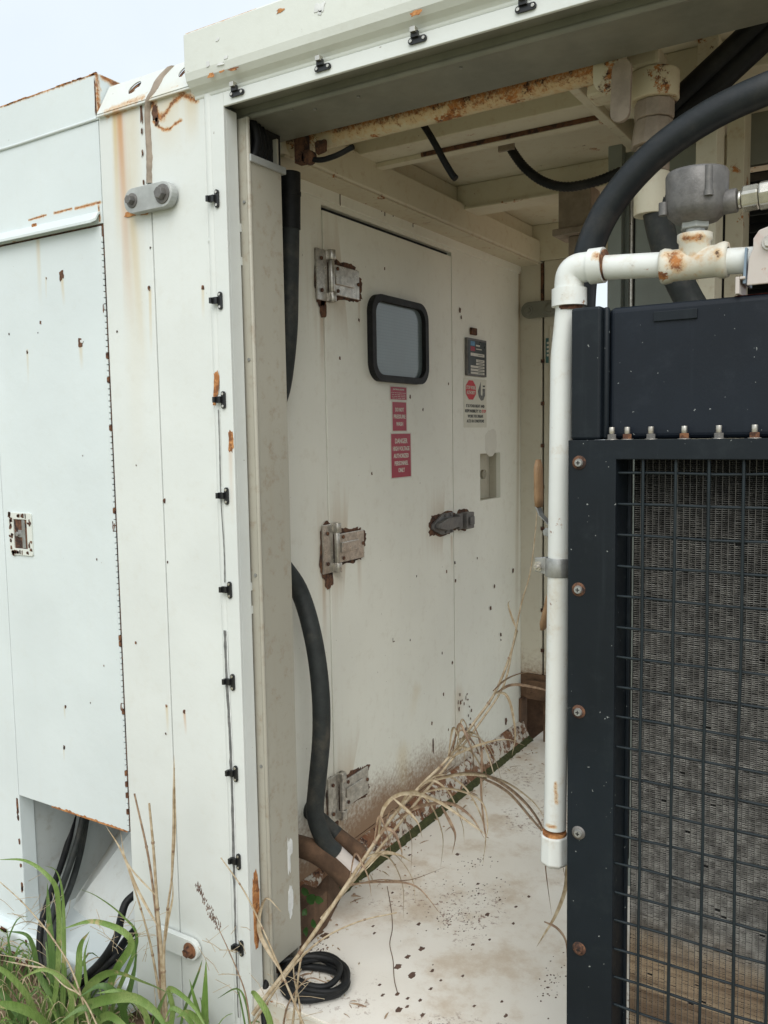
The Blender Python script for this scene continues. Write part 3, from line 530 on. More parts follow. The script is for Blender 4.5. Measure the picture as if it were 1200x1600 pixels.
# ceiling
b = MB(); b.box(-1.56, 0.7, D+.06, YB+.3, 2.47, 2.50); b.build('ceiling_panel', 'ceil2', mod)
b = MB(); b.box(XW-.05, -1.463, 1.86, YB, 2.303, 2.400); b.box(XW-.05, -1.50, 1.86, YB, 2.4005, 2.4695); b.build('side_beam', 'ceil2', mod, .006, seg=3)
b = MB(); b.box(XW, -1.468, 1.88, YB, 2.296, 2.3025); b.build('beam_underside', 'ceil', mod, .002)
def beam(y0, y1, z0, z1, name, mat, fl=0, x0=-1.499, x1=0.7, bev=.003):
    b_ = MB(); b_.box(x0, x1, y0, y1, z0, z1)
    o = b_.build(name, mat, mod, bev)
    if fl: MB().box(x0, x1, y0-fl, y1+fl, z0-.008, z0-.0005).build('beam_flange', mat, mod, .001)
    return o
b = MB(); b.tube([(-1.485, 1.91, 2.333), (-1.2, 1.912, 2.335), (-.60, 1.91, 2.340)], .031, 28); b.build('rusty_pipe_rail', 'rustbeam', mod)
b = MB(); b.box(-1.46, -.6, 1.925, 1.945, 2.366, 2.4695); b.build('pipe_hanger_strip', 'ceil', mod, .002)
y2 = A(700, 222, 'z', 2.38).y; beam(y2-.02, y2+.10, 2.392, 2.4695, 'ceiling_beam', 'ceil2', 0)
b = MB(); b.box(-1.49, -.55, y2+.075, y2+.11, 2.378, 2.3915); b.build('beam_angle', 'ceil2', mod, .001); b = MB(); b.box(-1.3, -.55, y2+.068, y2+.0745, 2.380, 2.3915); b.build('rusty_slot', 'rustdark', mod)
y3 = A(800, 315, 'z', 2.38).y; beam(y3, y3+.09, 2.385, 2.4695, 'ceiling_beam', 'ceil2', .012)
# longitudinal trimmer beyond the lugs
b = MB(); x4 = A(1000, 190, 'z', 2.37).x; b.box(x4-.012, x4+.03, 1.99, 2.75, 2.372, 2.4695); b.box(x4-.09, x4-.065, 1.99, 2.75, 2.372, 2.4695); b.build('ceiling_trimmer', 'ceil2', mod, .003)
# rear frame
Bp = lambda px, py: A(px, py, 'y', YB)
sx = Bp(848, 600).x
b = MB(); b.box(XW-.2, sx-.004, YB, YB+.06, .42, 2.31); b.build('rear_left_post', 'back', mod, .005)
b = MB(); xe = Bp(921, 450).x; b.box(sx+.004, xe, YB+.002, YB+.06, .42, 2.31); b.build('rear_right_post', 'back', mod, .005)
b = MB(); b.box(sx-.004, sx+.004, YB+.02, YB+.06, .3, 2.31); b.build('rear_seam', 'black', mod)
b = MB(); b.tube([(sx+.037, YB+.004, .40), (sx+.037, YB+.004, 2.02)], .010, 10); b.build('rear_bead', 'back', mod)
b = MB(); zc = 2.02
for k in range(9): b.box(sx-.0085, sx+.008, YB-.004, YB-.0005, 1.86-k*.19, 1.876-k*.19)
b.box(sx-.009, sx+.004, YB-.003, YB-.0005, 2.12, 2.30)
b.build('seam_stitch_welds', 'rustdark', mod)
b = MB(); b.box(XW-.1, 0.7, YB, YB+.1, 2.3105, 2.4695); b.build('rear_top_beam', 'ceil2', mod, .004)
b = MB(); b.box(XW-.2, sx+.02, YB+.001, YB+.05, .30, .4195); b.box(XW, XW+.012, YB-.03, YB+.05, .1, .3); b.box(sx+.002, xe, YB, YB+.05, .1005, .4195); b.box(XW-.2, xe, YB+.2, YB+.22, 0, .3); b.build('muddy_base_block', 'mud', mod, .004)
b = MB(); b.ragged((sx+.055, .19), .014, .09, fXZ(YB-.0005), .001, 18, .4, sd=2); b.build('peeled_paint_flake', 'paper', mod)
b = MB(); tp = Bp(866, 547); b.box(tp.x-.04, tp.x+.06, YB-.0025, YB-.0005, tp.z-.055, tp.z+.055, 0)
for k in range(4): b.box(tp.x-.034, tp.x+.054, YB-.0032, YB-.0027, tp.z+.028-k*.018, tp.z+.038-k*.018, 1)
b.build('teal_data_tag', ['teal', 'vinyl'], mod)
# roof sheet, stopped short; unseen right end left open to let light in
b = MB(); b.box(-1.52, .7, 1.701, YB+.1, 2.501, 2.512); b.build('roof_sheet', 'rail', mod)
# jamb fasteners
def clip_mesh(vertical=True):
    b_ = MB(); pl = stadium(0, 0, .030, .0065, math.pi/2 if vertical else 0)
    g = (lambda u, v, w_: (u, -w_-.002, v))
    b_.poly2(pl, [], .004, g, 0)
    for s in (-1, 1):
        c = (0, -.0045, .015*s) if vertical else (.015*s, -.0045, 0); b_.cyl(c, (c[0], -.0062, c[2]), .0034, 12, 1)
    if vertical: b_.box(-.020, -.004, -.010, -.003, -.007, .009, 0); b_.box(-.024, -.017, -.016, -.003, -.006, .008, 0)
    else: b_.box(-.012, .004, -.010, -.003, .004, .016, 0); b_.box(-.010, .002, -.017, -.003, .012, .022, 1)
    return b_
cm = clip_mesh(); c0 = cm.build('canvas_fastener', ['plastic', 'alu'], None, .0012); c0.parent = mod; c1 = None
pts = [(336, 311), (342, 470), (348, 625), (354, 775), (359, 922), (363, 1066), (368, 1209), (371, 1346), (375, 1481)]
for i, (px, py) in enumerate(pts):
    p = A(px+2, py, 'y', D-.007); p.x = -1.452
    if i == 0: c0.location = p-WL[mod.name]
    else: share(c0, 'canvas_fastener', mod, p)
ct = clip_mesh(False).build('canvas_fastener', ['plastic', 'alu'], None, .0012); ct.parent = mod
for i, X_ in enumerate([A(px, py, 'y', D-.007).x for px, py in ((371, 141), (505, 101), (653, 57), (822, 7))]+[-.43, -.2, .03]):
    p = Vector((X_, D-.007, 2.349))
    if i == 0: ct.location = p-WL[mod.name]
    else: share(ct, 'canvas_fastener', mod, p)
# rust patches, cracks, sealant on the jamb
b = MB(); f = fXZ(D-.0064)
for (px, py, ru, rv) in ((338, 603, .009, .032), (361, 692, .008, .026), (335, 630, .006, .006)):
    p = A(px, py, 'y', D-.006); b.ragged((p.x, p.z), ru, rv, f, .0006, 30, .35, sd=px)
b.build('orange_rust_patch', 'rustorange', mod)
b = MB(); b.ragged((D+.024, .31), .014, .105, fYZ(-1.4254), .0005, 34, .25, sd=77); b.build('orange_rust_run', 'rustorange', mod)
b = MB()
def crack(pp, w0, y_, mi=0):
    P = spl([A(px, py, 'y', y_) for px, py in pp], 10); vs = []
    for i, p in enumerate(P):
        ww = w0*(.6+.9*abs(N2(p.z*45, w0*900))) ; vs += [(p.x-ww, y_, p.z), (p.x+ww, y_, p.z), ]
    b.add(vs, [(2*i, 2*i+1, 2*i+3, 2*i+2) for i in range(len(P)-1)], mi)
crack([(341, 640), (343, 700), (345, 780), (350, 860), (351, 910)], .0022, D-.0068, 0)
crack([(351, 985), (353, 1040), (358, 1130), (362, 1220), (365, 1340), (368, 1440), (373, 1590)], .0050, D-.0068, 0)
crack([(355, 985), (356, 1040), (361, 1130), (365, 1220), (368, 1340), (370, 1440), (374, 1590)], .0020, D-.0072, 1)
b.build('cracked_sealant', ['sealgrey', 'paper'], mod)
b = MB(); f = fXZ(D-.0006)
for (px, py, s) in ((233, 450, .006), (288, 1112, .006), (260, 1103, .004), (259, 1146, .003), (317, 449, .006), (235, 387, .003), (183, 518, .003), (257, 782, .006), (262, 878, .003), (212, 1004, .004), (213, 727, .002)):
    p = F(px, py); b.ragged((p.x, p.z), s*.8, s, f, .0006, 10, .4, sd=px)
b.build('paint_chips', 'rust', mod, kind='stuff')
b = MB()
for (px, py) in ((329, 376), (327, 140)):
    p = F(px, py); b.lathe((p.x, D-.0, p.z), (0, -1, 0), [(0, .008), (.002, .007), (.004, .004), (.0045, .0001)], 14)
b.build('paint_blob', 'white', mod)
# peeling paint on the rail
f = fXZ(1.5655)
for (px, py, ru, rv, k) in ((500, 12, .016, .012, 0), (340, 62, .006, .005, 0), (353, 90, .007, .005, 0), (345, 100, .014, .004, 0), (500, 20, .006, .006, 0), (325, 100, .006, .008, 0)):
    p = A(px, py, 'y', 1.566); MB().ragged((p.x, p.z), ru*.8, rv*.8, f, .0008, 16, .4, sd=px+7).build('peeling_flake', 'paper', mod)
for (px, py, ru, rv) in ((438, 17, .012, .006), (330, 118, .008, .006), (365, 108, .014, .005), (346, 112, .008, .003), (650, 20, .013, .006)):
    p = A(px, py, 'y', 1.566); MB().ragged((p.x, p.z), ru, rv*.8, f, .0006, 24, .45, sd=px).build('rail_rust_patch', 'rustorange', mod)
# perforated closing plate between the two containers, tilted back
b = MB(); xa, xb = -1.862, -1.521
def tilt(u, v, w_): return (u, 1.592+v*.55-w_, 2.398+v)
def ell(cx, cy_, a, b_, n=20, an=.5): return [(cx+a*math.cos(2*math.pi*i/n)*math.cos(an)-b_*math.sin(2*math.pi*i/n)*math.sin(an), cy_+a*math.cos(2*math.pi*i/n)*math.sin(an)+b_*math.sin(2*math.pi*i/n)*math.cos(an)) for i in range(n)]
e1 = A(208, 136, 'y', 1.615); e2 = A(287, 109, 'y', 1.615)
b.poly2(rect(xa, xb, 0, .085), [ell(e1.x, e1.z-2.398, .022, .014), ell(e2.x, e2.z-2.398, .022, .014)], .005, tilt); b.box(xa, xb, 1.5895, 1.64, 2.391, 2.3965)
cp = b.build('closing_plate', 'white', mod, .0015)
b = MB()
for e in (e1, e2): b.poly2(ell(e.x, e.z-2.398, .026, .017), [ell(e.x-.002, e.z-2.401, .015, .0085)], .002, lambda u, v, w_: Vector(tilt(u, v, w_))+Vector((0, .005, -.002)))
b.build('rusty_hole_rim', 'rust', mod)
b = MB(); b.quad((xa, 1.66, 2.38), (xb, 1.66, 2.38), (xb, 1.70, 2.46), (xa, 1.70, 2.46)); b.build('closing_plate_backing', 'cream', mod)
# ================================================================== closed container on the left
lf = thing('closed_container', 'closed cool white container with tall hinged access door at the left', 'container', (-2.3, D, -.1))
XS = -1.6865; XD0, XD1 = -2.372, -1.876; ZD0, ZD1 = .435, 2.118
b = MB(); b.box(-1.868, XS, D+.001, D+.06, -.1, 2.395); b.build('edge_post', 'white', lf, .003)
b = MB(); b.box(-3.6, XD0-.004, D, D+.05, .0, 2.388); b.build('left_panel', 'left', lf, .002)
b = MB(); b.box(XD0-.0035, -1.869, D, D+.05, ZD1+.006, 2.388); b.build('upper_panel', 'left', lf, .001)
b = MB(); b.box(-3.6, -1.866, D-.002, D+.35, 2.3895, 2.509); b.build('roof_box', 'left', lf, .003)
b = MB(); b.tube([(-3.6, D-.002, 2.3905), (-2.2, D-.002, 2.3885), (-1.87, D-.002, 2.3925)], .0042, 8); b.build('weld_bead', 'left', lf)
ad = MB().box(XD0, XD1, D-.001, D+.03, ZD0, ZD1).build('access_door', 'left', lf, .002)
# ragged rust on the lower edge of the door
b = MB(); vs = []; n = 60
for i in range(n+1):
    x = XD0+.16+(XD1-XD0-.16)*i/n; vs += [(x, D-.0016, ZD0-.003), (x, D-.0016, ZD0+.001+.007*abs(N2(x*60, 3))+.006*abs(N2(x*19, 8)))]
b.add(vs, [(2*i, 2*i+1, 2*i+3, 2*i+2) for i in range(n)]); b.build('rusty_lower_edge', 'rustorange', ad)
# piano hinge
b = MB(); z = ZD0+.004; k = 0
while z < ZD1-.03:
    b.cyl((XD1+.003, D-.001, z), (XD1+.003, D-.001, z+.0135), .0034, 8, 0 if random.random() > .08 else 1); z += .0162
b.box(XD1+.0015, XD1+.007, D+.0015, D+.03, ZD0, ZD1, 2); b.build('piano_hinge', ['left', 'rust', 'rustdark'], lf)
b = MB(); b.ragged((XD1+.001, F(178, 822).z), .005, .014, fXZ(D-.003), .001, 16, .4, sd=1); b.ragged((XD1+.001, F(192, 1105).z), .004, .010, fXZ(D-.003), .001, 16, .4, sd=2); b.ragged((XD1+.001, F(161, 482).z), .004, .012, fXZ(D-.003), .001, 16, .4, sd=3); b.build('hinge_rust', 'rust', lf)
b = MB(); b.box(XD0-.0035, XD0-.0005, D+.004, D+.03, ZD0, ZD1); b.box(XD0, -1.869, D+.004, D+.03, ZD1, ZD1+.0055); b.build('door_gap', 'rustdark', lf)
# drip strip
b = MB(); pr_ = [(D-.0005, 2.156), (D-.012, 2.152), (D-.030, 2.128), (D-.030, 2.121), (D-.026, 2.121), (D-.010, 2.145), (D-.0005, 2.149)]; n = len(pr_)
vs = [(x, y, z) for x in (-3.6, -1.905, -1.884, -1.876) for y, z in pr_]
vs = [(x, (y if x < -1.88 else D-.0005-(D-.0005-y)*.55), z+(.008 if x > -1.88 else 0)*(1 if z < 2.14 else 0)) for x, y, z in vs]
b.add(vs, [(j*n+i, j*n+(i+1) % n, (j+1)*n+(i+1) % n, (j+1)*n+i) for j in range(3) for i in range(n)]+[tuple(range(3*n, 4*n))]); b.build('drip_strip', 'left', lf, .0015)
b = MB(); p = F(60, 348); b.ragged((p.x, 2.150), .012, .008, lambda u, v, w_: (u, D-.014-w_, v), .001, 14, .4, sd=4); b.build('drip_rust', 'rustorange', lf)
# flush latch
a0, a1 = F(15, 797), F(54, 869); lx0, lx1, lz0, lz1 = a0.x, a1.x, a1.z, a0.z-.006
b = MB(); b.poly2(rrect(lx0, lx1, lz0, lz1, .006, 3), [rect(lx0+.022, lx1-.022, lz0+.02, lz1-.02)], .005, fXZ(D-.0035)); lt = b.build('flush_latch', 'rail', ad, .0015)
b = MB(); b.box(lx0+.02, lx1-.02, D-.0023, D-.0012, lz0+.016, lz1-.016); b.build('latch_cavity', 'rustdark', ad)
b = MB(); cx_, cz_ = (lx0+lx1)/2, (lz0+lz1)/2; b.box(cx_+.006, cx_+.020, D-.0045, D-.001, lz0+.022, lz1-.022); b.box(cx_-.012, cx_+.006, D-.0055, D-.001, cz_-.010, cz_+.012); b.cyl((cx_-.010, D-.001, cz_), (cx_-.010, D-.012, cz_), .007, 12); b.build('latch_handle', 'galv', ad, .001)
b = MB(); f = fXZ(D-.0065)
for k in range(44):
    u = random.choice((random.uniform(lx0+.003, lx0+.016), random.uniform(lx1-.016, lx1-.003))); v = random.uniform(lz0, lz1)
    if random.random() < .4: u = random.uniform(lx0+.005, lx1-.005); v = random.choice((lz0+.009, lz1-.009))
    b.ragged((u, v), random.uniform(.002, .006), random.uniform(.003, .009), f, .0005, 9, .4)
b.build('latch_rust', 'rustdark', ad, kind='stuff')
b = MB(); f = fXZ(D-.0016)
for (px, py, s) in ((97, 431, .012), (126, 536, .012), (64, 504, .005), (43, 550, .005), (73, 435, .003), (103, 1104, .005), (101, 1168, .006), (60, 520, .002), (15, 522, .003), (152, 874, .003), (163, 1040, .003), (130, 712, .002), (142, 1098, .002)):
    p = F(px, py); b.ragged((p.x, p.z), s*.7, s, f, .0006, 12, .45, sd=px)
b.build('door_chips', 'rustdark', ad, kind='stuff')
p = F(129, 533); b = MB(); b.ragged((p.x, p.z), .006, .005, fXZ(D-.0025), .0006, 9, .4, sd=5); b.build('door_bare_flake', 'paper', ad)
# recess under the door
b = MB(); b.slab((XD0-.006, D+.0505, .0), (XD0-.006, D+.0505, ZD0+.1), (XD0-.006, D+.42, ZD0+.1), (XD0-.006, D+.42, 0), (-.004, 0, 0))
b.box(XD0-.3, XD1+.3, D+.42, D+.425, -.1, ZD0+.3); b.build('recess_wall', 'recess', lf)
b = MB(); b.slab((XD0-.0036, D+.001, 0), (XD0-.0036, D+.001, ZD0-.001), (XD0-.0036, D+.05, ZD0-.001), (XD0-.0036, D+.05, 0), (.002, 0, 0)); b.build('recess_edge', 'left', lf)
b = MB(); b.slab(A(185, 1295, 'y', D+.40), A(212, 1285, 'y', D+.30), A(212, 1500, 'y', D+.06), A(85, 1455, 'y', D+.10), (0, .002, -.004)); b.box(XD1+.001, XD1+.005, D+.031, D+.42, -.05, ZD0); b.build('sloped_guard_plate', 'guard', lf, .002)
b = MB()
for k in range(34):
    t_ = k/34; p = A(185, 1297, 'y', D+.40).lerp(A(88, 1452, 'y', D+.10), t_*.62); b.ragged((0, 0), random.uniform(.002, .004), .0025, lambda u, v, w_, p=p: (p.x+u+.012, p.y-.006-w_, p.z+v-.002), .0006, 7, .4)
b.build('guard_plate_rust', 'rustdark', lf, kind='stuff')
b = MB()
b.add([(x, y, z) for x in (-3.6, -1.869) for y, z in ((D-.035, -.1), (D-.035, -.015), (D-.02, .0), (D+.25, .0), (D+.25, -.1))], [(0, 1, 6, 5), (1, 2, 7, 6), (2, 3, 8, 7), (3, 4, 9, 8), (0, 4, 3, 2, 1), (5, 6, 7, 8, 9)])
b.build('base_rail', 'left', lf, .006, seg=3)
b = MB()
for k in range(30):
    x = random.uniform(-2.75, -2.3); b.ragged((x, random.choice((-.095, -.09, -.02))+random.uniform(-.006, .01)), random.uniform(.005, .02), random.uniform(.003, .010), fXZ(D-.0352), .0008, 12, .45)
x = XD0-.012
for (zz, s) in ((.40, .012), (.36, .008), (.28, .006), (.13, .010), (.12, .006), (.38, .006), (.2, .004)): b.ragged((x, zz), .005, s*1.6, fXZ(D-.0006), .0006, 12, .4)
b.build('base_rust', 'rust', lf, kind='stuff')
# roof corner rust
b = MB(); b.ragged((-1.872, 2.45), .003, .050, fXZ(D-.0026), .0006, 30, .6, sd=9); b.ragged((-1.872, 2.506), .010, .003, fXZ(D-.0026), .0006, 20, .4, sd=6); b.build('corner_rust', 'rustdark', lf)
b = MB()
for k in range(40):
    x = -1.87-random.random()**1.6*.5; b.ragged((x, 2.5065+random.uniform(-.002, .001)), random.uniform(.004, .014), random.uniform(.001, .0022), fXZ(D-.0027), .0006, 10, .4)
b.build('roof_edge_rust', 'rustorange', lf, kind='stuff')
b = MB(); b.box(XS, -1.6833, D+.006, D+.05, -.1, 2.39); tag(b.build('seam_shadow_gap', 'black'), 'narrow dark gap running down between the two white containers', 'gap')
# sealant ribbon over the plate and down the seam
P = [Vector(tilt(A(262, 106, 'y', 1.63).x+.006, .083, .006)), Vector(tilt(A(250, 118, 'y', 1.62).x, .055, .006)), Vector(tilt(A(240, 140, 'y', 1.6).x, .02, .006)), Vector((A(232, 158, 'y', D-.006).x, D-.010, A(232, 158, 'y', D-.006).z))]+[Vector((A(px, py, 'y', D-.006).x, D-.005, A(px, py, 'y', D-.006).z)) for px, py in ((228, 175), (229, 205), (231, 240), (231, 262), (231, 286))]
P = spl(P, 8); b = MB(); vs = []
for i, p in enumerate(P):
    ww = .0125*(1 if i < 26 else .75)*(1+.3*N2(p.z*60, 2)); ww = ww*(1.25 if i < 16 else 1)
    vs += [p+Vector((-ww, .005, 0)), p+Vector((-ww*.5, -.002, 0)), p+Vector((ww*.5, -.002, 0)), p+Vector((ww, .005, 0))]
b.add(vs, [(4*i+j, 4*i+j+1, 4*i+j+5, 4*i+j+4) for i in range(len(P)-1) for j in range(3)], 0, True); tag(b.build('sealant_strip', 'seal'), 'brown sealant strip over the perforated plate and down the top of the seam', 'sealant')
b = MB(); f = fXZ(D-.0012)
for (px, py, ru, rv) in ((221, 172, .004, .03), (223, 240, .003, .008), (222, 205, .003, .007), (243, 175, .010, .02), (245, 190, .006, .010), (225, 285, .003, .006)):
    p = F(px, py); b.ragged((p.x, p.z), ru, rv, f, .0006, 20, .5, sd=px+py)
b.build('seam_rust', 'rustdark', mod)
# ------------------------------------------------------------------ link plates
def link_plate(c, L, r, ang, th, label, mats, group, face='y', bolts=(-1, 1), bm='cast'):
    c = Vector(c); t_ = thing('link_plate', label, 'link plate', tuple(c), group)
    ca, sa = math.cos(ang), math.sin(ang)
    MB().poly2(stadium(0, 0, L, r, ang), [], th, lambda u, v, w_: (c.x+u, c.y-th/2-w_, c.z+v)).build('plate', mats, t_, .005, seg=3)
    for s in bolts:
        q = Vector((c.x+s*L/2*ca, c.y-th, c.z+s*L/2*sa)); b_ = MB(); big = (.78 if s > 0 else .6)*r
        b_.lathe(q, (0, -1, 0), [(0, big), (.003, big), (.003, big*.4)], 22); b_.cyl(q+Vector((0, -.003, 0)), q+Vector((0, -.017, 0)), big*.68, 6, 0, big*.6); b_.build('bolt', bm, t_, .0012)
    return t_
p = A(229, 308, 'y', D-.03); lp = link_plate((p.x, D-.006, p.z), .108, .031, math.radians(0), .022, 'grey bolted link plate bridging the container seam near the top', 'plate', 'link plates bridging the container seams')
p = A(272, 1475, 'y', D-.02); link_plate((p.x, D-.004, p.z), .118, .028, 0, .016, 'whitewashed link plate with one rusty bolt low on the seam behind the grass', 'white', 'link plates bridging the container seams', bolts=(1,), bm='rust')
p = Bp(846, 484); link_plate((p.x, YB-.008, p.z), .105, .036, 0, .016, 'olive grey link plate high on the far corner seam', 'header', 'link plates bridging the container seams', bm='header')
b = MB(); p = Bp(838, 1077); link_plate((p.x+.05, YB-.008, p.z), .15, .045, 0, .014, 'mud covered link plate at the foot of the far corner seam', 'mud', 'link plates bridging the container seams', bolts=(-1,), bm='mud')
# plate rust below top plate
b = MB(); p = F(205, 338); b.ragged((p.x, p.z+.006), .02, .006, fXZ(D-.0012), .0006, 20, .4, sd=2); p = F(226, 333); b.ragged((p.x, p.z), .014, .004, fXZ(D-.0012), .0006, 20, .4, sd=7); b.build('rust_under_plate', 'rustorange', mod)
# ================================================================== radiator
rd = thing('radiator', 'dark blue radiator with wire guard over dusty fins, standing in the opening', 'radiator', (-.1, YR, -.1))
Rp = lambda px, py: A(px, py, 'y', YR)
XL, XO = -.511, -.428; ZT_, ZS, ZO = 1.757, 1.535, 1.502; XRr = .34; XOr = .26; ZB = .0; ZOb = .1
b = MB(); b.poly2(rect(XL, XRr, ZB, ZS), [rect(XO, XOr, ZOb, ZO)], .004, fXZ(YR+.002))
b.build('guard_frame', 'blue', rd, .0015)
b = MB(); b.box(XL, XRr, YR+.0042, YR+.055, ZS-.006, ZS-.0005); b.box(XL, XL+.005, YR+.0042, YR+.11, ZB, ZS-.0065); b.box(XRr-.005, XRr, YR+.0042, YR+.11, ZB, ZS-.0065)
b.box(XO-.005, XO-.0005, YR+.0045, YR+.075, ZOb, ZO); b.box(XO, XO+.006, YR+.068, YR+.075, ZOb, ZO); b.box(XO, XOr, YR+.0045, YR+.075, ZO+.0005, ZO+.005); b.build('frame_return', 'blue', rd, .001)
b = MB(); b.box(XL, XL+.052, YR+.012, YR+.10, ZS, ZT_+.002); b.tube([(XL+.056, YR+.03, ZS), (XL+.056, YR+.03, ZT_+.001)], .006, 10); b.build('tank_end_flange', 'blue', rd, .005, seg=3)
b = MB(); b.box(XL+.060, XRr, YR+.03, YR+.10, ZS, ZT_); b.build('header_tank', 'blue2', rd, .010, seg=4)
b = MB(); q0 = A(1022, 476, 'y', YR+.03); q1 = A(1090, 489, 'y', YR+.03); b.box(q0.x, q1.x, YR+.026, YR+.0298, ZT_-.030, ZT_-.014); b.build('tank_tag', 'blue', rd, .001)
st0 = None
for i, px in enumerate((956, 980, 1017, 1069, 1123, 1179, 1237, 1295)):
    x = A(px, 680, 'y', YR+.016).x; b = MB(); b.cyl((x, YR+.016, ZS), (x, YR+.016, ZS+.009), .008, 6, 1 if i % 2 else 2, sm=False); b.cyl((x, YR+.016, ZS+.009), (x, YR+.016, ZS+.021), .0048, 12, 0)
    b.cyl((x, YR+.016, ZS-.0005), (x, YR+.016, ZS+.001), .0105, 14, 0); b.build('stud', ['hinge', 'rust', 'cast'], rd, .0008)
for i, (px, py) in enumerate(((905, 723), (904, 921), (904, 1112), (904, 1301), (905, 1482), (905, 1660))):
    p = Rp(px, py); b = MB(); b.lathe((p.x, YR, p.z), (0, -1, 0), [(0, .0122), (.0018, .0118), (.0022, .006)], 20, 0 if i in (0, 1, 2, 4) else 1); b.cyl((p.x, YR-.002, p.z), (p.x, YR-.0065, p.z), .0074, 14, 2 if i != 4 else 0, .0062)
    b.box(p.x-.0035, p.x+.0035, YR-.0070, YR-.0066, p.z-.0008, p.z+.0008, 3); b.box(p.x-.0008, p.x+.0008, YR-.0072, YR-.0067, p.z-.0035, p.z+.0035, 3)
    b.build('frame_screw', ['rustdark', 'cast', 'galv', 'black'], rd)
# wire guard
def wv(a, b_, amp, k): return [Vector(a).lerp(Vector(b_), i/14)+Vector((N2(i*.5, k)*amp, N2(i*.4, k, 5)*amp, N2(i*.45, k, 9)*amp)) for i in range(15)]
for i in range(13):
    x = A(1006, 800, 'y', YR+.012).x+.0518*i
    if x < XOr: MB().tube(wv((x, YR+.010, ZOb-.01), (x-.001, YR+.010, ZO+.012), .0022, i*3.1), .0026, 7).build('guard_wire', 'wire', rd)
for i in range(29):
    z = A(975, 739, 'y', YR+.015).z-.0528*i
    if z > ZOb: MB().tube(wv((XO-.0003, YR+.0160, z), (XOr+.006, YR+.016, z), .0022, i*1.7+50), .0024, 7).build('guard_wire', 'wire', rd)
# core: fins packed between flat tubes
YC = YR+.085; b = MB(); rr = random.Random(3); V = []; Fc = []
x = -.4205; cols = []
while x < XOr: cols.append(x); x += .0104
z = ZOb
while z < ZO:
    zz0 = z
    for c in cols:
        if rr.random() < .004: continue
        t0, t1 = rr.uniform(-.0007, .0007), rr.uniform(-.0006, .0006); jj = .0008*N2(c*8, z*20); y0r = rr.uniform(0, .0012)
        for q0, q1, dz in ((.0004, .0052, .0008), (.0053, .0096, .0004)):
            o = len(V); V += [(c+q0, YC+y0r, zz0+t0+jj), (c+q1, YC+y0r, zz0+t1+jj), (c+q1, YC+.0048, zz0+t1+dz+jj), (c+q0, YC+.0048, zz0+t0+dz+jj)]
            Fc.append((o, o+1, o+2, o+3))
    z += .0034
b.add(V, Fc); b.build('fin_stack', 'fin', rd, kind='stuff')
b = MB()
for c in cols[1:]: b.box(c-.0006, c+.0004, YC+.0026, YC+.02, ZOb, ZO)
b.build('flat_tubes', 'cast', rd, kind='stuff')
b = MB(); b.box(-.423, XOr, YC+.0075, YC+.02, ZOb, ZO+.03); b.build('core_block', 'black', rd)
# feet
for x in (XL+.04, XRr-.1): MB().box(x, x+.06, YR+.01, YR+.1, -.17, ZB-.0005).build('foot', 'blue', rd, .002)
# ================================================================== white pipe run above the radiator
YP = 1.475
pe = A(893, 425, 'y', YP); pt = A(1085, 414, 'y', YP); pz = pt.z
pp = thing('white_pipe_run', 'white painted rusty pipe with elbow, tee and capped down leg beside the radiator', 'pipe', (pe.x, YP, .75))
R_ = .0205; ex = A(893, 440, 'y', YP).x; ez = A(893, 422, 'y', YP).z
hz1 = A(1180, 408, 'y', YP).z; hz0 = ez
b = MB(); b.tube([(ex+.02, YP, hz0), (-.20, YP, hz1)], R_, 24); b.build('horizontal_pipe', 'pipe', pp)
bt = A(870, 1292, 'y', YP)
b = MB(); b.tube([(bt.x-.002, YP-.004, bt.z), (ex-.016, YP-.002, ez-.15), (ex-.004, YP, ez-.03)], R_, 24); vp = b.build('down_pipe', 'pipe', pp)
# elbow
b = MB(); P = [Vector((ex-.004, YP, ez-.052)), Vector((ex-.004, YP, ez-.02)), Vector((ex+.000, YP, ez-.006)), Vector((ex+.010, YP, ez+.001)), Vector((ex+.024, YP, ez+.002)), Vector((ex+.045, YP, ez+.002))]
b.tube(spl(P, 5), .0255, 28); b.tube([(ex-.004, YP, ez-.062), (ex-.004, YP, ez-.032)], .0305, 28); b.tube([(ex+.034, YP, ez+.002), (ex+.058, YP, ez+.002)], .0300, 28); b.build('elbow', 'pipe', pp, 0)
b = MB(); b.tube([(ex-.004, YP, ez-.069), (ex-.004, YP, ez-.0622)], .0225, 24); b.tube([(ex+.0582, YP, ez+.002), (ex+.0612, YP, ez+.002)], .026, 24); b.build('rusty_thread', 'rust', pp)
# tee
tx = pt.x; tz = hz0+(hz1-hz0)*(tx-ex)/(-.2-ex)
b = MB(); b.lathe((tx-.052, YP, tz), (1, 0, 0), [(0, .020), (0, .027), (.006, .029), (.014, .0275), (.018, .0255), (.086, .0255), (.090, .0275), (.098, .029), (.104, .027), (.104, .020)], 28)
b.lathe((tx, YP, tz), (0, 0, 1), [(0, .0245), (.032, .0245), (.036, .0275), (.046, .0275), (.046, .014)], 28); b.build('tee', 'piperust', pp)
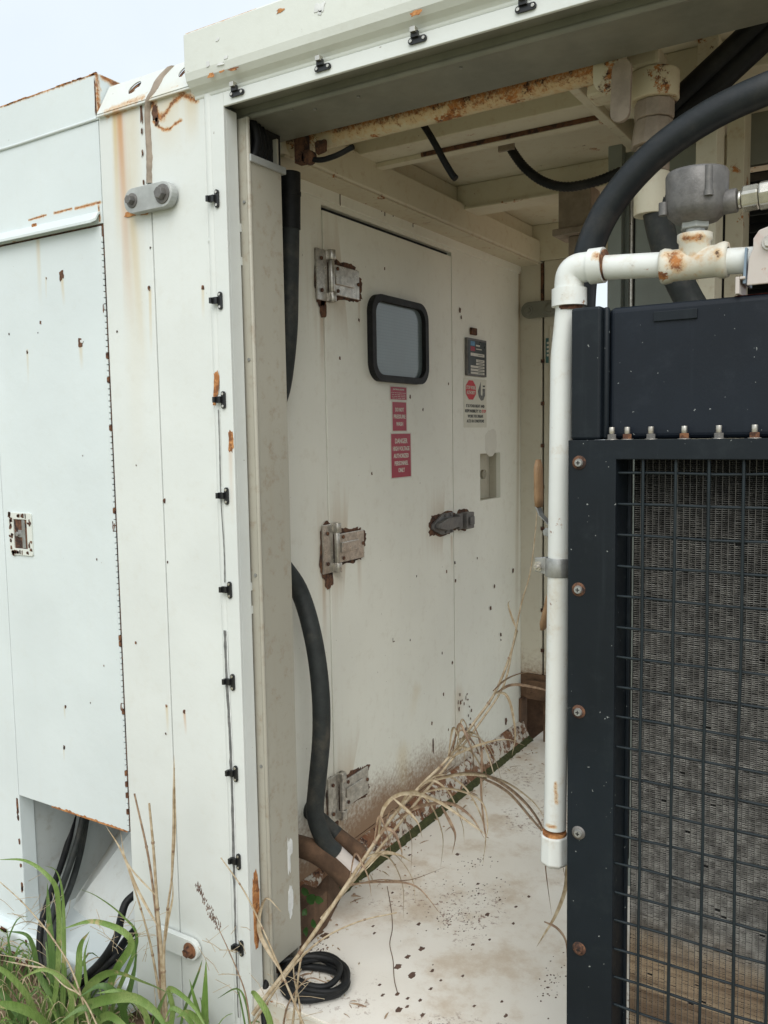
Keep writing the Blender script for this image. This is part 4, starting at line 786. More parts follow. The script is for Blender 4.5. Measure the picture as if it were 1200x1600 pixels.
# sensor head
zt = tz+.046; b = MB(); b.cyl((tx, YP, zt-.004), (tx, YP, zt+.008), .0155, 20); b.build('threaded_neck', 'galv', pp)
b = MB(); b.cyl((tx, YP, zt+.008), (tx, YP, zt+.026), .0235, 6, sm=False); b.cyl((tx, YP, zt+.026), (tx, YP, zt+.033), .019, 20); b.build('hex_nut', 'plate', pp, .0015)
zb = A(1090, 340, 'y', YP).z; zh = A(1092, 268, 'y', YP).z; rb = .0475
b = MB(); b.lathe((tx+.002, YP, zb-.006), (0, 0, 1), [(-.004, .018), (0, .034), (.010, .0445), (.020, .0475), (zh-zb, .0485), (zh-zb+.005, .046), (zh-zb+.006, .0001)], 36)
b.cyl((tx-.045, YP-.02, zb+.006), (tx-.045, YP-.02, zb+.026), .008, 12); b.cyl((tx+.028, YP-.040, zb+.030), (tx+.028, YP-.040, zh-.004), .006, 12); b.cyl((tx+.028, YP-.040, zb+.022), (tx+.028, YP-.040, zb+.030), .0075, 12)
b.build('sensor_head', 'cast', pp)
zc_ = A(1150, 314, 'y', YP).z
b = MB(); b.cyl((tx+.040, YP, zc_), (tx+.064, YP, zc_+.001), .0185, 24); b.build('conduit_hub', 'cast', pp, .002)
b = MB(); b.cyl((tx+.064, YP, zc_+.001), (tx+.071, YP, zc_+.001), .0145, 20); b.cyl((tx+.071, YP, zc_+.001), (tx+.096, YP, zc_+.002), .0205, 6, sm=False); b.cyl((tx+.0965, YP, zc_+.002), (tx+.124, YP, zc_+.003), .0225, 8, sm=False); b.cyl((tx+.1245, YP, zc_+.003), (tx+.135, YP, zc_+.003), .018, 20); b.build('cable_gland', 'alu', pp, .003)
b = MB(); b.tube(spl([(tx+.13, YP, zc_+.003), (tx+.2, YP, zc_+.002), (tx+.3, YP+.05, zc_-.06), (tx+.32, YP+.1, zc_-.2)], 6), .011, 12); tag(b.build('sensor_cable', 'rubber'), 'black cable leaving the nickel gland of the grey sensor head', 'cable')
# cap at the foot
cz = A(868, 1316, 'y', YP).z; cx_ = bt.x-.003
b = MB(); b.cyl((cx_, YP-.004, cz-.032), (cx_, YP-.004, cz+.018), .0275, 8, 0, .0265, sm=False); b.lathe((cx_, YP-.004, cz-.032), (0, 0, -1), [(0, .0275), (.010, .020), (.014, .0001)], 8); b.build('square_cap', 'piperust' if False else 'pipe', pp, .003)
b = MB(); b.tube([(cx_, YP-.004, cz+.0182), (cx_, YP-.004, cz+.0235)], .0222, 24); b.build('rust_ring', 'rustorange', pp)
# pipe clamp
kz = A(870, 885, 'y', YP).z; kx = ex-.017+(bt.x-ex+.014)*.45
b = MB(); b.lathe((kx, YP-.002, kz-.017), (0, 0, 1), [(0, .0218), (0, .0238), (.034, .0238), (.034, .0218)], 32); b.slab((kx-.022, YP-.003, kz-.015), (kx-.022, YP-.003, kz+.017), (kx-.048, YP+.004, kz+.013), (kx-.048, YP+.004, kz-.011), (0, .003, 0)); b.slab((kx-.022, YP-.011, kz-.015), (kx-.022, YP-.011, kz+.017), (kx-.044, YP-.006, kz+.013), (kx-.044, YP-.006, kz-.011), (0, .003, 0))
b.build('pipe_clamp', 'galv', pp, .001)
b = MB(); b.cyl((kx-.036, YP-.028, kz-.002), (kx-.036, YP+.012, kz+.002), .0035, 10); b.cyl((kx-.036, YP-.016, kz-.001), (kx-.036, YP-.009, kz-.001), .007, 6); b.cyl((kx-.036, YP-.009, kz-.001), (kx-.036, YP-.0075, kz-.001), .0095, 16); b.build('clamp_bolt', 'hinge', pp)
# bracket with bolt at the right end, on red pad
bx = A(1168, 400, 'y', YP-.03).x; bz0 = A(1180, 445, 'y', YP-.03).z; bz1 = A(1190, 355, 'y', YP-.03).z
br = thing('pipe_bracket', 'pinkish rusty bracket plate with a bolt on a red pad at the right edge', 'bracket', (bx, YP-.03, bz0))
P = [(bx, bz0), (bx+.13, bz0), (bx+.13, bz1-.005), (bx+.1, bz1), (bx+.03, bz1), (bx+.016, bz1-.004), (bx+.008, bz1-.016), (bx+.008, bz1-.03), (bx+.002, bz1-.045)]
MB().poly2(P, [], .005, fXZ(YP-.03)).build('plate', 'bracket', br, .0015)
b = MB(); b.slab((bx-.006, YP-.030, bz0+.004), (bx-.004, YP-.030, bz0+.058), (bx-.001, YP-.030, bz0+.058), (bx-.002, YP-.030, bz0+.004), (0, .06, 0)); b.build('blue_shim', 'shim', br)
b = MB(); b.box(bx-.016, bx-.010, YP-.036, YP+.03, bz0-.012, bz0+.014); b.box(bx-.0098, bx-.002, YP-.036, YP+.03, bz0+.010, bz0+.014); b.build('hook', 'bracket', br, .001)
b = MB(); q = (bx+.032, YP-.0325, bz1-.025); bolt(b, q, (0, -1, 0), .009, .008, .012); b.build('bolt', 'hinge', br, .001)
b = MB(); b.box(bx-.02, bx+.14, YR+.035, YR+.09, ZT_+.0005, bz0-.0125); b.build('red_pad', 'redpaint', br, .001)
# ================================================================== hoses
YH = 1.575
def hose(name, P, r, mat, label, n=8, segs=20, rib=0, cat='hose', group=None):
    o = MB().tube(spl(P, n), r, segs, rib=rib).build(name, mat); return tag(o, label, cat, group)
hose('black_hose', [(.40, 1.62, 1.2), (.39, 1.61, 1.75), (.26, 1.59, 2.08), (.05, 1.58, 2.17)]+[A(px, py, 'y', YH) for px, py in ((1300, 102), (1200, 138), (1110, 180), (1030, 235), (968, 300), (932, 360), (914, 420), (908, 480), (906, 600), (908, 800))], .0265, 'hose', 'thick black rubber hose arching over from the right to behind the pipe elbow')
ya = 1.96
fx = A(1022, 200, 'y', ya).x
ft = thing('hose_fitting', 'rusty cream flange and union at the ceiling above the dusty hose', 'pipe fitting', (fx, ya, 2.45))
zf1 = A(1022, 95, 'y', ya).z
b = MB(); b.cyl((fx, ya, 2.26), (fx, ya, 2.32), .052, 28); b.build('flange_body', 'rustbeam', ft, .004)
b = MB(); b.cyl((fx, ya, 2.221), (fx, ya, 2.2595), .042, 10, 0, sm=False); b.cyl((fx-.002, ya, 2.165), (fx-.001, ya, 2.2205), .048, 10, 0, .040, sm=False); b.cyl((fx-.003, ya, 2.11), (fx-.002, ya, 2.1645), .036, 20); b.build('union_nut', 'seal', ft, .003)
b = MB(); b.cyl((fx-.004, ya, 2.02), (fx-.003, ya, 2.1095), .038, 24); b.build('galvanised_sleeve', 'ceil2', ft, .002)
b = MB(); b.box(fx-.14, fx-.06, ya-.04, ya+.03, 2.285, 2.345); b.box(fx-.05, fx+.02, ya-.045, ya+.03, 2.322, 2.36); b.build('clamp_block', 'ceil', ft, .008)
hose('dusty_hose', [A(px, py, 'y', ya) for px, py in ((1022, 244), (1023, 290), (1029, 345), (1046, 405), (1072, 460), (1110, 530), (1150, 640))], .0305, 'hosegrey', 'dusty dark hose dropping from the ceiling fitting behind the radiator')
hs = [(-1.49, 1.89, 2.28)]+[A(px, py, 'y', 1.90) for px, py in ((453, 280), (453, 360), (452, 440), (450, 520), (441, 600))]+[A(px, py, 'y', 1.85) for px, py in ((425, 660), (408, 760), (420, 850))]+[A(px, py, 'y', 1.93) for px, py in ((466, 920), (488, 990), (500, 1070), (502, 1150), (495, 1230), (493, 1275))]+[A(508, 1315, 'y', 1.95)]
hs = hs[1:]
for i, p in enumerate(hs):
    if p.x < XW+.03: p.x = XW+.03
hose('wall_hose', hs+[A(524, 1332, 'y', 1.97)], [.0255]*0 or .0262, 'hosegrey', 'long dark hose running down behind the grey post and out beside the door', segs=18)
b = MB(); z0h = A(453, 275, 'y', 1.9).z; b.tube([A(453, 270, 'y', 1.9), A(453, 358, 'y', 1.9)], .029, 18); b.tube([A(453, 300, 'y', 1.9), A(453, 306, 'y', 1.9)], .0305, 18); tag(b.build('hose_sleeve', 'rubber'), 'black sleeve round the top of the hose behind the grey post', 'sleeve')
e0 = A(521, 1330, 'y', 1.97); e1_ = A(556, 1362, 'y', 2.0)
b = MB(); b.tube([e0, e1_], .0262, 20); tag(b.build('pipe_stub', 'bracket'), 'pale pipe stub joining the long hose at the floor', 'pipe', 'pipe stubs at the foot of the hoses')
g0 = A(470, 1250, 'y', 2.03); g1 = A(505, 1285, 'y', 2.03); g2 = A(527, 1305, 'y', 2.04); g3 = A(566, 1335, 'y', 2.06)
hose('short_hose', [A(466, 1190, 'y', 2.03), g0, g1, g2], .024, 'hosegrey', 'short dark hose partly hidden behind the long one at the floor', segs=16)
b = MB(); b.tube([g2+(g1-g2)*.1, g3], .023, 18); tag(b.build('pipe_stub', 'mud'), 'muddy pink pipe stub beside the bottom door hinge', 'pipe', 'pipe stubs at the foot of the hoses')
b = MB(); b.tube(spl([A(460, 1320, 'y', 1.93), A(490, 1330, 'y', 1.93), A(520, 1350, 'y', 1.96), A(545, 1375, 'y', 1.98)], 5), .032, 16); b.box(-1.545, -1.46, 1.80, 1.98, .10, .19)
b.add([(-1.55, 1.7, .11), (-1.55, 2.12, .17), (-1.50, 2.12, .102), (-1.44, 1.95, .102), (-1.42, 1.7, .102)], [(0, 1, 2, 3, 4)]); tag(b.build('mud_caked_elbow', 'mud'), 'brown mud caked pipe elbow and mud in the corner behind the grey post', 'pipe')
# ceiling cables
hose('hanging_cable_end', [A(px, py, 'y', 2.02) for px, py in ((645, 178), (662, 196), (678, 222), (693, 250), (706, 272), (712, 279))], .009, 'rubber', 'cut black cable end hanging from the rusty ceiling beam', cat='cable', segs=10)
hose('corrugated_conduit', [A(px, py, 'y', 2.45) for px, py in ((792, 220), (803, 240), (822, 264), (850, 284), (885, 292), (930, 284), (970, 268))], .0125, 'rubber', 'black corrugated conduit sagging below the ceiling towards the cabinet', n=14, segs=12, rib=.14, cat='conduit')
b = MB(); p = A(792, 222, 'y', 2.45); b.lathe((p.x, p.y, p.z-.015), (0, 0, 1), [(0, .012), (.004, .022), (.02, .022), (.06, .014)], 16); b.box(p.x-.02, p.x+.03, p.y-.02, p.y-.01, p.z-.03, p.z-.005); tag(b.build('conduit_anchor', 'seal'), 'dirty brown conduit fitting under the second ceiling beam', 'fitting')
hose('looped_cable', [A(px, py, 'y', 1.86) for px, py in ((470, 222), (468, 238), (480, 246), (500, 250), (525, 243), (552, 229))], .007, 'rubber', 'thin black cable looped at the top corner behind the grey post', cat='cable', segs=10)
b = MB(); p = A(483, 246, 'y', 1.86); b.lathe((p.x, p.y-.01, p.z), (0, 1, 0), [(0, .0001), (0, .018), (.02, .018), (.02, .0001)], 14); b.box(p.x-.04, p.x-.012, p.y-.01, p.y+.02, p.z-.01, p.z+.06); b.tube([A(475, 205, 'y', 1.87), A(478, 245, 'y', 1.87)], .012, 10); b.ragged((p.x+.035, p.z+.02), .018, .02, fXZ(1.87), .01, 14, .5, sd=4); tag(b.build('cable_clamp', 'rustdark'), 'dark rusty cable clamp at the left end of the rusty rail', 'clamp')
# black rubber seal folded in the top corner, with its clamp bar
sl = thing('rubber_seal', 'folded black rubber seal flaps above the top of the grey post', 'seal', (-1.42, 1.66, 2.23))
for k in range(5):
    y0f = 1.662+.022*k; P = [(-1.415-.006*k, y0f+.012*math.sin(t_*2), 2.222+.098*t_) for t_ in (0, .25, .5, .75, 1)]
    b = MB(); vs = []
    for i, p in enumerate(P):
        bo = .018*math.sin(i/4*math.pi)
        for j in range(5): a = j/4*math.pi; vs.append((p[0]+.012*math.sin(a)+bo*.3, p[1]+.014*j/2+bo*.6, p[2]))
    b.add(vs, [(i*5+j, i*5+j+1, (i+1)*5+j+1, (i+1)*5+j) for i in range(4) for j in range(4)], 0, True); o = b.build('flap', 'rubber', sl); s_ = o.modifiers.new('t', 'SOLIDIFY'); s_.thickness = .003
b = MB(); b.box(-1.45, -1.42, 1.66, 1.80, 2.225, 2.318); b.build('seal_back', 'black', sl)
b = MB(); b.box(-1.4095, -1.394, 1.652, 1.79, 2.214, 2.232); b.build('clamp_bar', 'plate', sl, .002)
# ================================================================== things behind the radiator
# lug plates
for (px, py, L, r, an, mat, lab) in ((946, 112, .03, .026, 90, 'ceil', 'rounded rusty cream lug at the end of the rusty rail'), (973, 145, .085, .0205, 88, 'seal', 'long dark rounded lug hanging beside the ceiling fitting')):
    p = A(px, py, 'y', 1.86); b = MB(); b.poly2(stadium(p.x, p.z, L, r, math.radians(an)), [], .012, fXZ(1.862 if px < 960 else 1.85)); tag(b.build('hanging_lug', mat, None, .003), lab, 'lug', 'lugs below the ceiling')
Yc = 2.62
c0_, c1_ = A(955, 470, 'y', Yc), A(1085, 240, 'y', Yc); ct_ = A(985, 236, 'y', Yc).z
cb = thing('grey_cabinet', 'tall grey green steel cabinet with hinged door standing behind the hoses', 'cabinet', (c0_.x, Yc, .1))
MB().box(c0_.x, c1_.x+.02, Yc+.004, Yc+.3, .1, ct_).build('body', 'cab', cb, .003)
MB().box(c0_.x+.075, c1_.x+.015, Yc-.018, Yc+.0035, .15, ct_-.02).build('door', 'cab', cb, .004)
b = MB(); b.tube([(c0_.x+.062, Yc-.004, .2), (c0_.x+.062, Yc-.004, ct_-.05)], .008, 10); b.tube([(c0_.x+.072, Yc-.010, .2), (c0_.x+.072, Yc-.010, ct_-.03)], .003, 6, 1); b.build('piano_hinge', ['hinge', 'black'], cb)
MB().box(c0_.x-.002, c0_.x+.04, Yc-.035, Yc+.0035, .15, ct_+.015).build('flange', 'cab', cb, .003)
b = MB(); p = A(968, 321, 'y', Yc-.02); b.tube([(p.x+.014*math.cos(a/8*6.283), p.y, p.z+.016*math.sin(a/8*6.283)) for a in range(9)], .0035, 6, cap=False); b.build('ring', 'vinyl', cb)
b = MB(); b.box(c1_.x+.0205, c1_.x+.03, Yc+.02, Yc+.2, .1, 2.3); b.build('edge_gap', 'black', cb)
def upright(px0, px1, Yq, mat, label, z0=.1, z1=2.47):
    x0 = A(px0, 300, 'y', Yq).x; x1 = A(px1, 300, 'y', Yq).x
    b_ = MB(); b_.box(x0, x1, Yq, Yq+.045, z0, z1); b_.box(x1-.006, x1, Yq+.0452, Yq+.09, z0, z1); o = b_.build('steel_upright', mat, None, .002); return tag(o, label, 'post', 'uprights behind the radiator')
upright(1086, 1119, 2.2, 'ceil2', 'cream steel upright with a rust run, directly left of the darker one')
upright(1134, 1162, 2.35, 'ceil', 'rust stained darker upright beside the louvres')
xl = A(1162, 300, 'y', 2.45).x
lv = thing('louvre_panel', 'dark louvred panel with thin slats behind the pipe bracket', 'louvre', (xl, 2.45, 1.2))
ztop = A(1170, 262, 'y', 2.45).z
MB().box(xl-.16, xl+.5, 2.5, 2.52, .3, ztop).build('backing', 'black', lv)
z = ztop-.04; sl0 = None
while z > 1.6:
    if sl0 is None:
        b = MB(); b.slab((-.02, -.03, 0), (.6, -.03, 0), (.6, .03, .035), (-.02, .03, .035), (0, 0, .002)); sl0 = b.build('louvre_slat', 'louv', None); sl0.parent = lv; sl0.location = Vector((xl, 2.47, z))-WL[lv.name]
        sl1 = sl0
    else: share(sl0, 'louvre_slat', lv, (xl, 2.47, z))
    z -= .043
MB().box(xl-.02, xl+.6, 2.44, 2.46, ztop+.002, ztop+.14).build('top_panel', 'header', lv, .002)
zb_ = A(1170, 195, 'y', 2.42).z
b = MB(); b.box(xl-.04, 0.6, 2.40, 2.435, ztop+.142, zb_+.03); tag(b.build('cross_rail', 'ceil2', None, .003), 'cream rusty cross rail above the louvred panel', 'rail')
for k, (a_, b__, lab) in enumerate((((1010, 200), (1215, 10), 'thick black cable slanting up behind the cream upright, left of its twin'), ((1045, 205), (1245, 15), 'thick black cable slanting up to the right, nearest the frame edge'))):
    o = MB().tube([A(*a_, 'y', 2.12), A(*b__, 'y', 1.97)], .024, 12).build('ceiling_cable', 'rubber'); tag(o, lab, 'cable', 'slanting ceiling cables')
b = MB(); p = A(905, 330, 'y', 2.9); b.box(p.x-.075, p.x+.04, 2.9, 3.0, p.z-.05, 2.38); b.box(p.x-.09, p.x+.05, 2.88, 3.02, p.z-.075, p.z-.052); b.cyl((p.x-.02, 2.94, p.z-.14), (p.x-.02, 2.94, p.z-.076), .03, 12); tag(b.build('junction_box', 'seal', None, .004), 'grimy brown junction box under the ceiling left of the arching hose', 'junction box')
# valve handles
def handle(P, lab, mirror=False):
    t_ = thing('valve_handle', lab, 'handle', tuple(P[-1]), 'ball valve handles')
    d = [Vector(p) for p in P]
    b_ = MB(); g = spl([d[0], d[1]], 6); N_ = len(g)
    vs = []
    for i, p in enumerate(g):
        k = math.sin(min(1, (i+.6)/1.6)*math.pi/2)*(1 if i < N_-1 else .9); rr_ = (.0085*k, .014*k)
        for j in range(12): a = 2*math.pi*j/12; vs.append(p+Vector((rr_[0]*math.cos(a), rr_[1]*math.sin(a), 0)))
    b_.add(vs, [(i*12+j, i*12+(j+1) % 12, (i+1)*12+(j+1) % 12, (i+1)*12+j) for i in range(N_-1) for j in range(12)]+[tuple(range(12)), tuple(range((N_-1)*12, N_*12))], 0, True)
    b_.build('grip', 'grip', t_)
    b_ = MB()
    for i in range(1, len(d)-1): b_.slab(d[i]+Vector((0, -.012, 0)), d[i]+Vector((0, .012, 0)), d[i+1]+Vector((0, .012, 0)), d[i+1]+Vector((0, -.012, 0)), (-.004, 0, .002))
    b_.build('lever', 'galv', t_, .001); return t_
YV = 1.62
h1 = handle([A(841, 718, 'y', YV), A(842, 792, 'y', YV), A(847, 805, 'y', YV), A(863, 822, 'y', YV), A(880, 840, 'y', YV)], 'tan gripped valve lever pointing up beside the white pipe')
b = MB(); q = A(854, 832, 'y', YV-.02); b.cyl(q, q+Vector((0, .03, 0)), .009, 6); q = A(885, 842, 'y', YV); b.cyl(q+Vector((-.03, 0, 0)), q+Vector((.05, 0, 0)), .022, 16); b.build('valve_body', 'galv', h1, .001)
h2 = handle([A(848, 984, 'y', YV), A(862, 925, 'y', YV), A(866, 915, 'y', YV), A(880, 900, 'y', YV)], 'tan gripped valve lever pointing down behind the pipe clamp')
# ================================================================== cables
def coil():
    c = A(492, 1540, 'z', ZF); P = []
    b_ = MB(); rr = random.Random(9)
    for L in range(5):
        P = []; r_ = .076+.012*rr.uniform(-1, 1); ox, oy = rr.uniform(-.010, .014), rr.uniform(-.014, .014); ph = rr.random()*6; tl, td = rr.uniform(.0, .16), rr.random()*6
        for i in range(48):
            a = i/47*math.pi*2.1+ph; w_ = 1+.06*math.sin(3*a+L)+.05*math.sin(2*a+L*2); u_, v_ = r_*w_*math.cos(a)*1.08, r_*w_*math.sin(a)*.93
            P.append((c.x+ox+u_, c.y+oy+v_, ZF+.011+.0055*L+.004*abs(math.sin(a*1.5+L))+max(0, .5*tl*(u_*math.cos(td)+v_*math.sin(td))+tl*.05)))
        b_.tube(P, (.0095, .0075, .0095, .0065, .008)[L], 10)
    b_.tube(spl([(c.x-.07, c.y+.02, ZF+.04), (c.x-.12, c.y-.02, ZF+.03), (c.x-.10, c.y-.09, ZF-.02), (c.x-.06, c.y-.13, ZF-.1)], 6), .0085, 10)
    return tag(b_.build('cable_coil', 'rubber'), 'coil of black cable lying on the white floor at the foot of the grey post', 'cable')
coil()
for k, (P, lab) in enumerate((
    ([(118, 1262, .22), (108, 1310, .18), (96, 1350, .12), (78, 1400, .03), (64, 1450, -.03), (64, 1500, -.06), (80, 1540, -.08)], 'leftmost black cable dropping out of the recess under the access door'),
    ([(132, 1265, .22), (122, 1310, .18), (106, 1360, .12), (88, 1410, .03), (74, 1460, -.04), (75, 1510, -.07), (98, 1548, -.09)], 'dusty middle cable dropping out of the recess under the access door'),
    ([(137, 1268, .24), (126, 1330, .2), (112, 1380, .12), (96, 1420, .04), (84, 1460, -.03), (84, 1505, -.05), (110, 1540, -.08)], 'rightmost grey cable dropping out of the recess under the access door'),
    ([(212, 1396, .10), (196, 1412, .07), (188, 1440, .03), (182, 1465, -.03), (160, 1500, -.06), (130, 1530, -.08), (95, 1560, -.1)], 'upper black cable curving out over the base rail through the grass'),
    ([(212, 1452, .08), (196, 1470, .03), (180, 1492, -.03), (158, 1515, -.06), (120, 1540, -.08), (85, 1570, -.1)], 'middle black cable curving out over the base rail through the grass'),
    ([(212, 1472, .08), (196, 1490, .02), (178, 1512, -.04), (152, 1535, -.07), (115, 1555, -.09), (90, 1590, -.12)], 'lowest black cable lying over the base rail in the grass'))):
    hose('power_cable', [A(px, py, 'y', D+dy) for px, py, dy in P], .0105 if k < 3 else .0115, 'rubber' if k in (0, 3, 4, 5) else 'hosegrey', lab, segs=12, cat='cable', group='cables at the foot of the closed container')
# ================================================================== vegetation
def ribbon(b_, P, wd, mi=0, fold=.35, n=6, tw=0, taper=.6):
    Q = spl(P, n); N_ = len(Q); vs = []
    for i, p in enumerate(Q):
        t_ = (Q[min(i+1, N_-1)]-Q[max(i-1, 0)]).normalized(); side = t_.cross(Vector((.3, -1, .2))).normalized()
        if tw: side = Matrix.Rotation(tw*i/N_, 3, t_) @ side
        up = t_.cross(side); s = i/(N_-1); ww = wd*min(1, .35+s*3.2)*(1-max(0, (s-(1-taper))/taper)**1.7)*.5+.0003
        vs += [p-side*ww, p+up*ww*fold, p+side*ww]
    b_.add(vs, [(3*i+j, 3*i+j+1, 3*i+j+4, 3*i+j+3) for i in range(N_-1) for j in range(2)], mi, True)
def at2(px, py, Y): return A(px, py, 'y', Y)
def tuft(label, base, blades, Yb, mat='green', group='grass tufts along the base of the container'):
    bp = at2(base[0], base[1], Yb); t_ = thing('grass_tuft', label, 'grass', tuple(bp), group)
    for (P, wpx, dy, mt) in blades:
        dd = (bp-CP).dot(FF); pts_ = []
        for i, (px, py) in enumerate(P): pts_.append(at2(px, py, Yb+dy*i/(len(P)-1)))
        b_ = MB(); ribbon(b_, pts_, wpx*.78*dd/FPX, fold=.45, tw=random.uniform(-1.1, 1.1)); b_.build('leaf_blade', mt or mat, t_)
    return t_
G, G2 = 'green', 'green2'
tuft('green tuft of broad arching blades at the lower left corner', (80, 1640), [
    ([(60, 1640), (85, 1560), (92, 1480), (90, 1400), (76, 1370), (40, 1345), (-5, 1343)], 11, -.1, G),
    ([(90, 1640), (98, 1560), (100, 1480), (98, 1400), (88, 1362), (68, 1352)], 14, .05, G),
    ([(84, 1640), (86, 1580), (82, 1500), (76, 1430), (74, 1380)], 16, .03, G2),
    ([(70, 1640), (50, 1570), (10, 1520), (-40, 1500)], 14, -.15, G), ([(100, 1640), (60, 1590), (10, 1570), (-40, 1575)], 18, -.2, G),
    ([(60, 1640), (40, 1600), (-10, 1540), (-40, 1530)], 16, -.1, G2), ([(90, 1640), (120, 1540), (125, 1480), (140, 1455)], 13, .05, G),
    ([(110, 1640), (80, 1560), (60, 1520), (52, 1480), (40, 1460), (10, 1455)], 12, -.05, G2), ([(20, 1660), (10, 1560), (16, 1500), (10, 1450)], 10, 0, G2),
    ([(40, 1660), (20, 1590), (-10, 1570), (-50, 1590)], 17, -.1, G2), ([(100, 1650), (112, 1590), (106, 1540), (70, 1515), (30, 1530)], 12, -.1, G)], 1.42)
tuft('green tuft with long blades crossing in front of the black cables', (150, 1640), [
    ([(150, 1640), (175, 1530), (205, 1470), (150, 1440), (95, 1452)], 14, -.1, G), ([(160, 1640), (180, 1560), (214, 1470), (190, 1430), (150, 1400), (120, 1388)], 10, .05, G),
    ([(130, 1640), (130, 1560), (170, 1520), (225, 1535), (280, 1560)], 16, -.12, G), ([(170, 1640), (200, 1560), (212, 1500), (210, 1440)], 10, .02, G2),
    ([(70, 1640), (120, 1580), (200, 1558), (250, 1590), (262, 1640)], 18, -.2, G), ([(150, 1640), (140, 1570), (132, 1500), (140, 1462)], 13, 0, G),
    ([(200, 1640), (190, 1570), (160, 1540), (120, 1560)], 14, -.1, G2), ([(240, 1640), (225, 1580), (190, 1550), (150, 1552)], 12, -.1, G), ([(120, 1640), (160, 1590), (190, 1600), (230, 1650)], 15, -.15, G),
    ([(140, 1650), (170, 1600), (196, 1560), (215, 1490)], 12, .05, G2), ([(180, 1650), (160, 1590), (130, 1575), (90, 1600)], 14, -.12, G2)], 1.45)
tuft('green tuft with stiff upright blades beneath the lower link plate', (300, 1640), [
    ([(322, 1640), (320, 1580), (322, 1500)], 15, .02, G), ([(330, 1640), (312, 1590), (296, 1530)], 11, -.02, G), ([(280, 1640), (285, 1590), (310, 1520), (316, 1500)], 6, 0, G2),
    ([(260, 1640), (270, 1580), (265, 1545), (300, 1570), (330, 1620)], 12, -.05, G), ([(250, 1640), (245, 1590), (262, 1545)], 11, 0, G2), ([(310, 1640), (300, 1600), (270, 1575), (255, 1600)], 10, -.05, G), ([(345, 1650), (300, 1585), (275, 1590)], 12, -.08, G)], 1.46)
tuft('small green tuft at the foot of the jamb trim', (405, 1640), [
    ([(425, 1640), (420, 1590), (398, 1553), (392, 1552)], 13, -.03, G), ([(395, 1640), (385, 1570), (370, 1545), (340, 1560)], 5, 0, G2), ([(390, 1640), (375, 1560), (368, 1540)], 4, 0, G2)], 1.5)
# low mixed growth nobody could count
b = MB(); rr = random.Random(12)
for k in range(1100):
    x = rr.uniform(-2.9, -1.38); y = rr.uniform(1.28, 1.56); p = Vector((x, y, -.17)); a = rr.random()*6.28; L = rr.uniform(.05, .24)*(1 if y > 1.36 else .7); d = Vector((math.cos(a), math.sin(a)*.7, 0))*L*rr.uniform(.25, .8)
    dry = rr.random() < .42; ribbon(b, [p, p+d*.3+Vector((0, 0, L*.6)), p+d*.75+Vector((0, 0, L*.9)), p+d*1.2+Vector((0, 0, L*rr.uniform(.5, 1)))], rr.uniform(.002, .008)*(.5 if dry else 1), 2 if dry else rr.choice((0, 1)), n=3)
b.build('low_grass', [G, G2, 'dry'], kind='stuff')
def stalk(P, Yb, rpx, label, mat='dry', leaves=(), seed=None, dy=0, group='dry stalks', name='dry_stalk', cat='dry grass'):
    pts_ = [at2(px, py, Yb+dy*i/(len(P)-1)) for i, (px, py) in enumerate(P)]; dd = (pts_[0]-CP).dot(FF); t_ = thing(name, label, cat, tuple(pts_[0]), group)
    S = spl(pts_, 6); n_ = len(S); MB().tube(S, [max(.0006, rpx*dd/FPX*(1-.55*i/n_)) for i in range(n_)], 7).build('stem', mat, t_)
    if rpx > 1.5:
        b_ = MB()
        for i in range(5, n_-2, 7): b_.tube([S[i]-(S[i+1]-S[i]).normalized()*.003, S[i]+(S[i+1]-S[i]).normalized()*.003], rpx*dd/FPX*(1-.5*i/n_)*1.25, 7)
        b_.build('stem_node', 'drybrown', t_)
    for L in leaves:
        LP, wp = L[0], L[1]; y0_ = Yb+dy*L[2]; mt = L[3] if len(L) > 3 else 'dry'; dz = L[4] if len(L) > 4 else 0
        b_ = MB(); ribbon(b_, [at2(px, py, y0_+dz*i/(len(LP)-1)) for i, (px, py) in enumerate(LP)], wp*dd/FPX, fold=.5, tw=random.uniform(-1.2, 1.2)); b_.build('dry_leaf', mt, t_)
    if seed:
        rr_ = random.Random(4); b_ = MB(); a0, a1 = seed
        for k in range(110):
            u = rr_.random(); c = at2(*a0, Yb+dy).lerp(at2(*a1, Yb+dy), u); o = Vector((rr_.gauss(0, .0035), rr_.gauss(0, .003), rr_.gauss(0, .004)))*(1.25-u*.6); q_ = c+o; e_ = Vector((rr_.uniform(-.002, .002), 0, .0035)); b_.cyl(q_-e_, q_+e_, .0013, 5, 0, .0005, sm=False)
        b_.build('seed_head', 'seed', t_)
    return t_
GR = 'dry stalks by the lower link plate'
stalk([(255, 1620), (250, 1520), (245, 1440), (232, 1340), (210, 1240)], 1.5, 3, 'tall brown stalk leaning left, leftmost of the trio by the seam', 'drybrown', group=GR)
stalk([(258, 1620), (253, 1500), (246, 1420), (240, 1330), (233, 1255)], 1.49, 3.6, 'thickest tan stalk with a dark tip, middle of the trio by the seam', 'dry', [([(248, 1450), (215, 1390), (190, 1330), (165, 1290)], 5, 0), ([(244, 1400), (200, 1350), (188, 1300)], 3, 0)], group=GR)
stalk([(262, 1620), (256, 1500), (262, 1420), (270, 1350), (272, 1200)], 1.48, 2.6, 'slender pale stalk with a tall feathery blade, rightmost of the trio by the seam', 'dry', [([(268, 1370), (272, 1300), (272, 1240), (272, 1180)], 6, 0), ([(255, 1490), (262, 1440), (270, 1400), (268, 1360)], 5, 0)], group=GR)
stalk([(250, 1560), (236, 1480), (220, 1420), (198, 1350)], 1.5, 2.2, 'bent straw stalk crossing the recess opening', 'dry', group=GR)
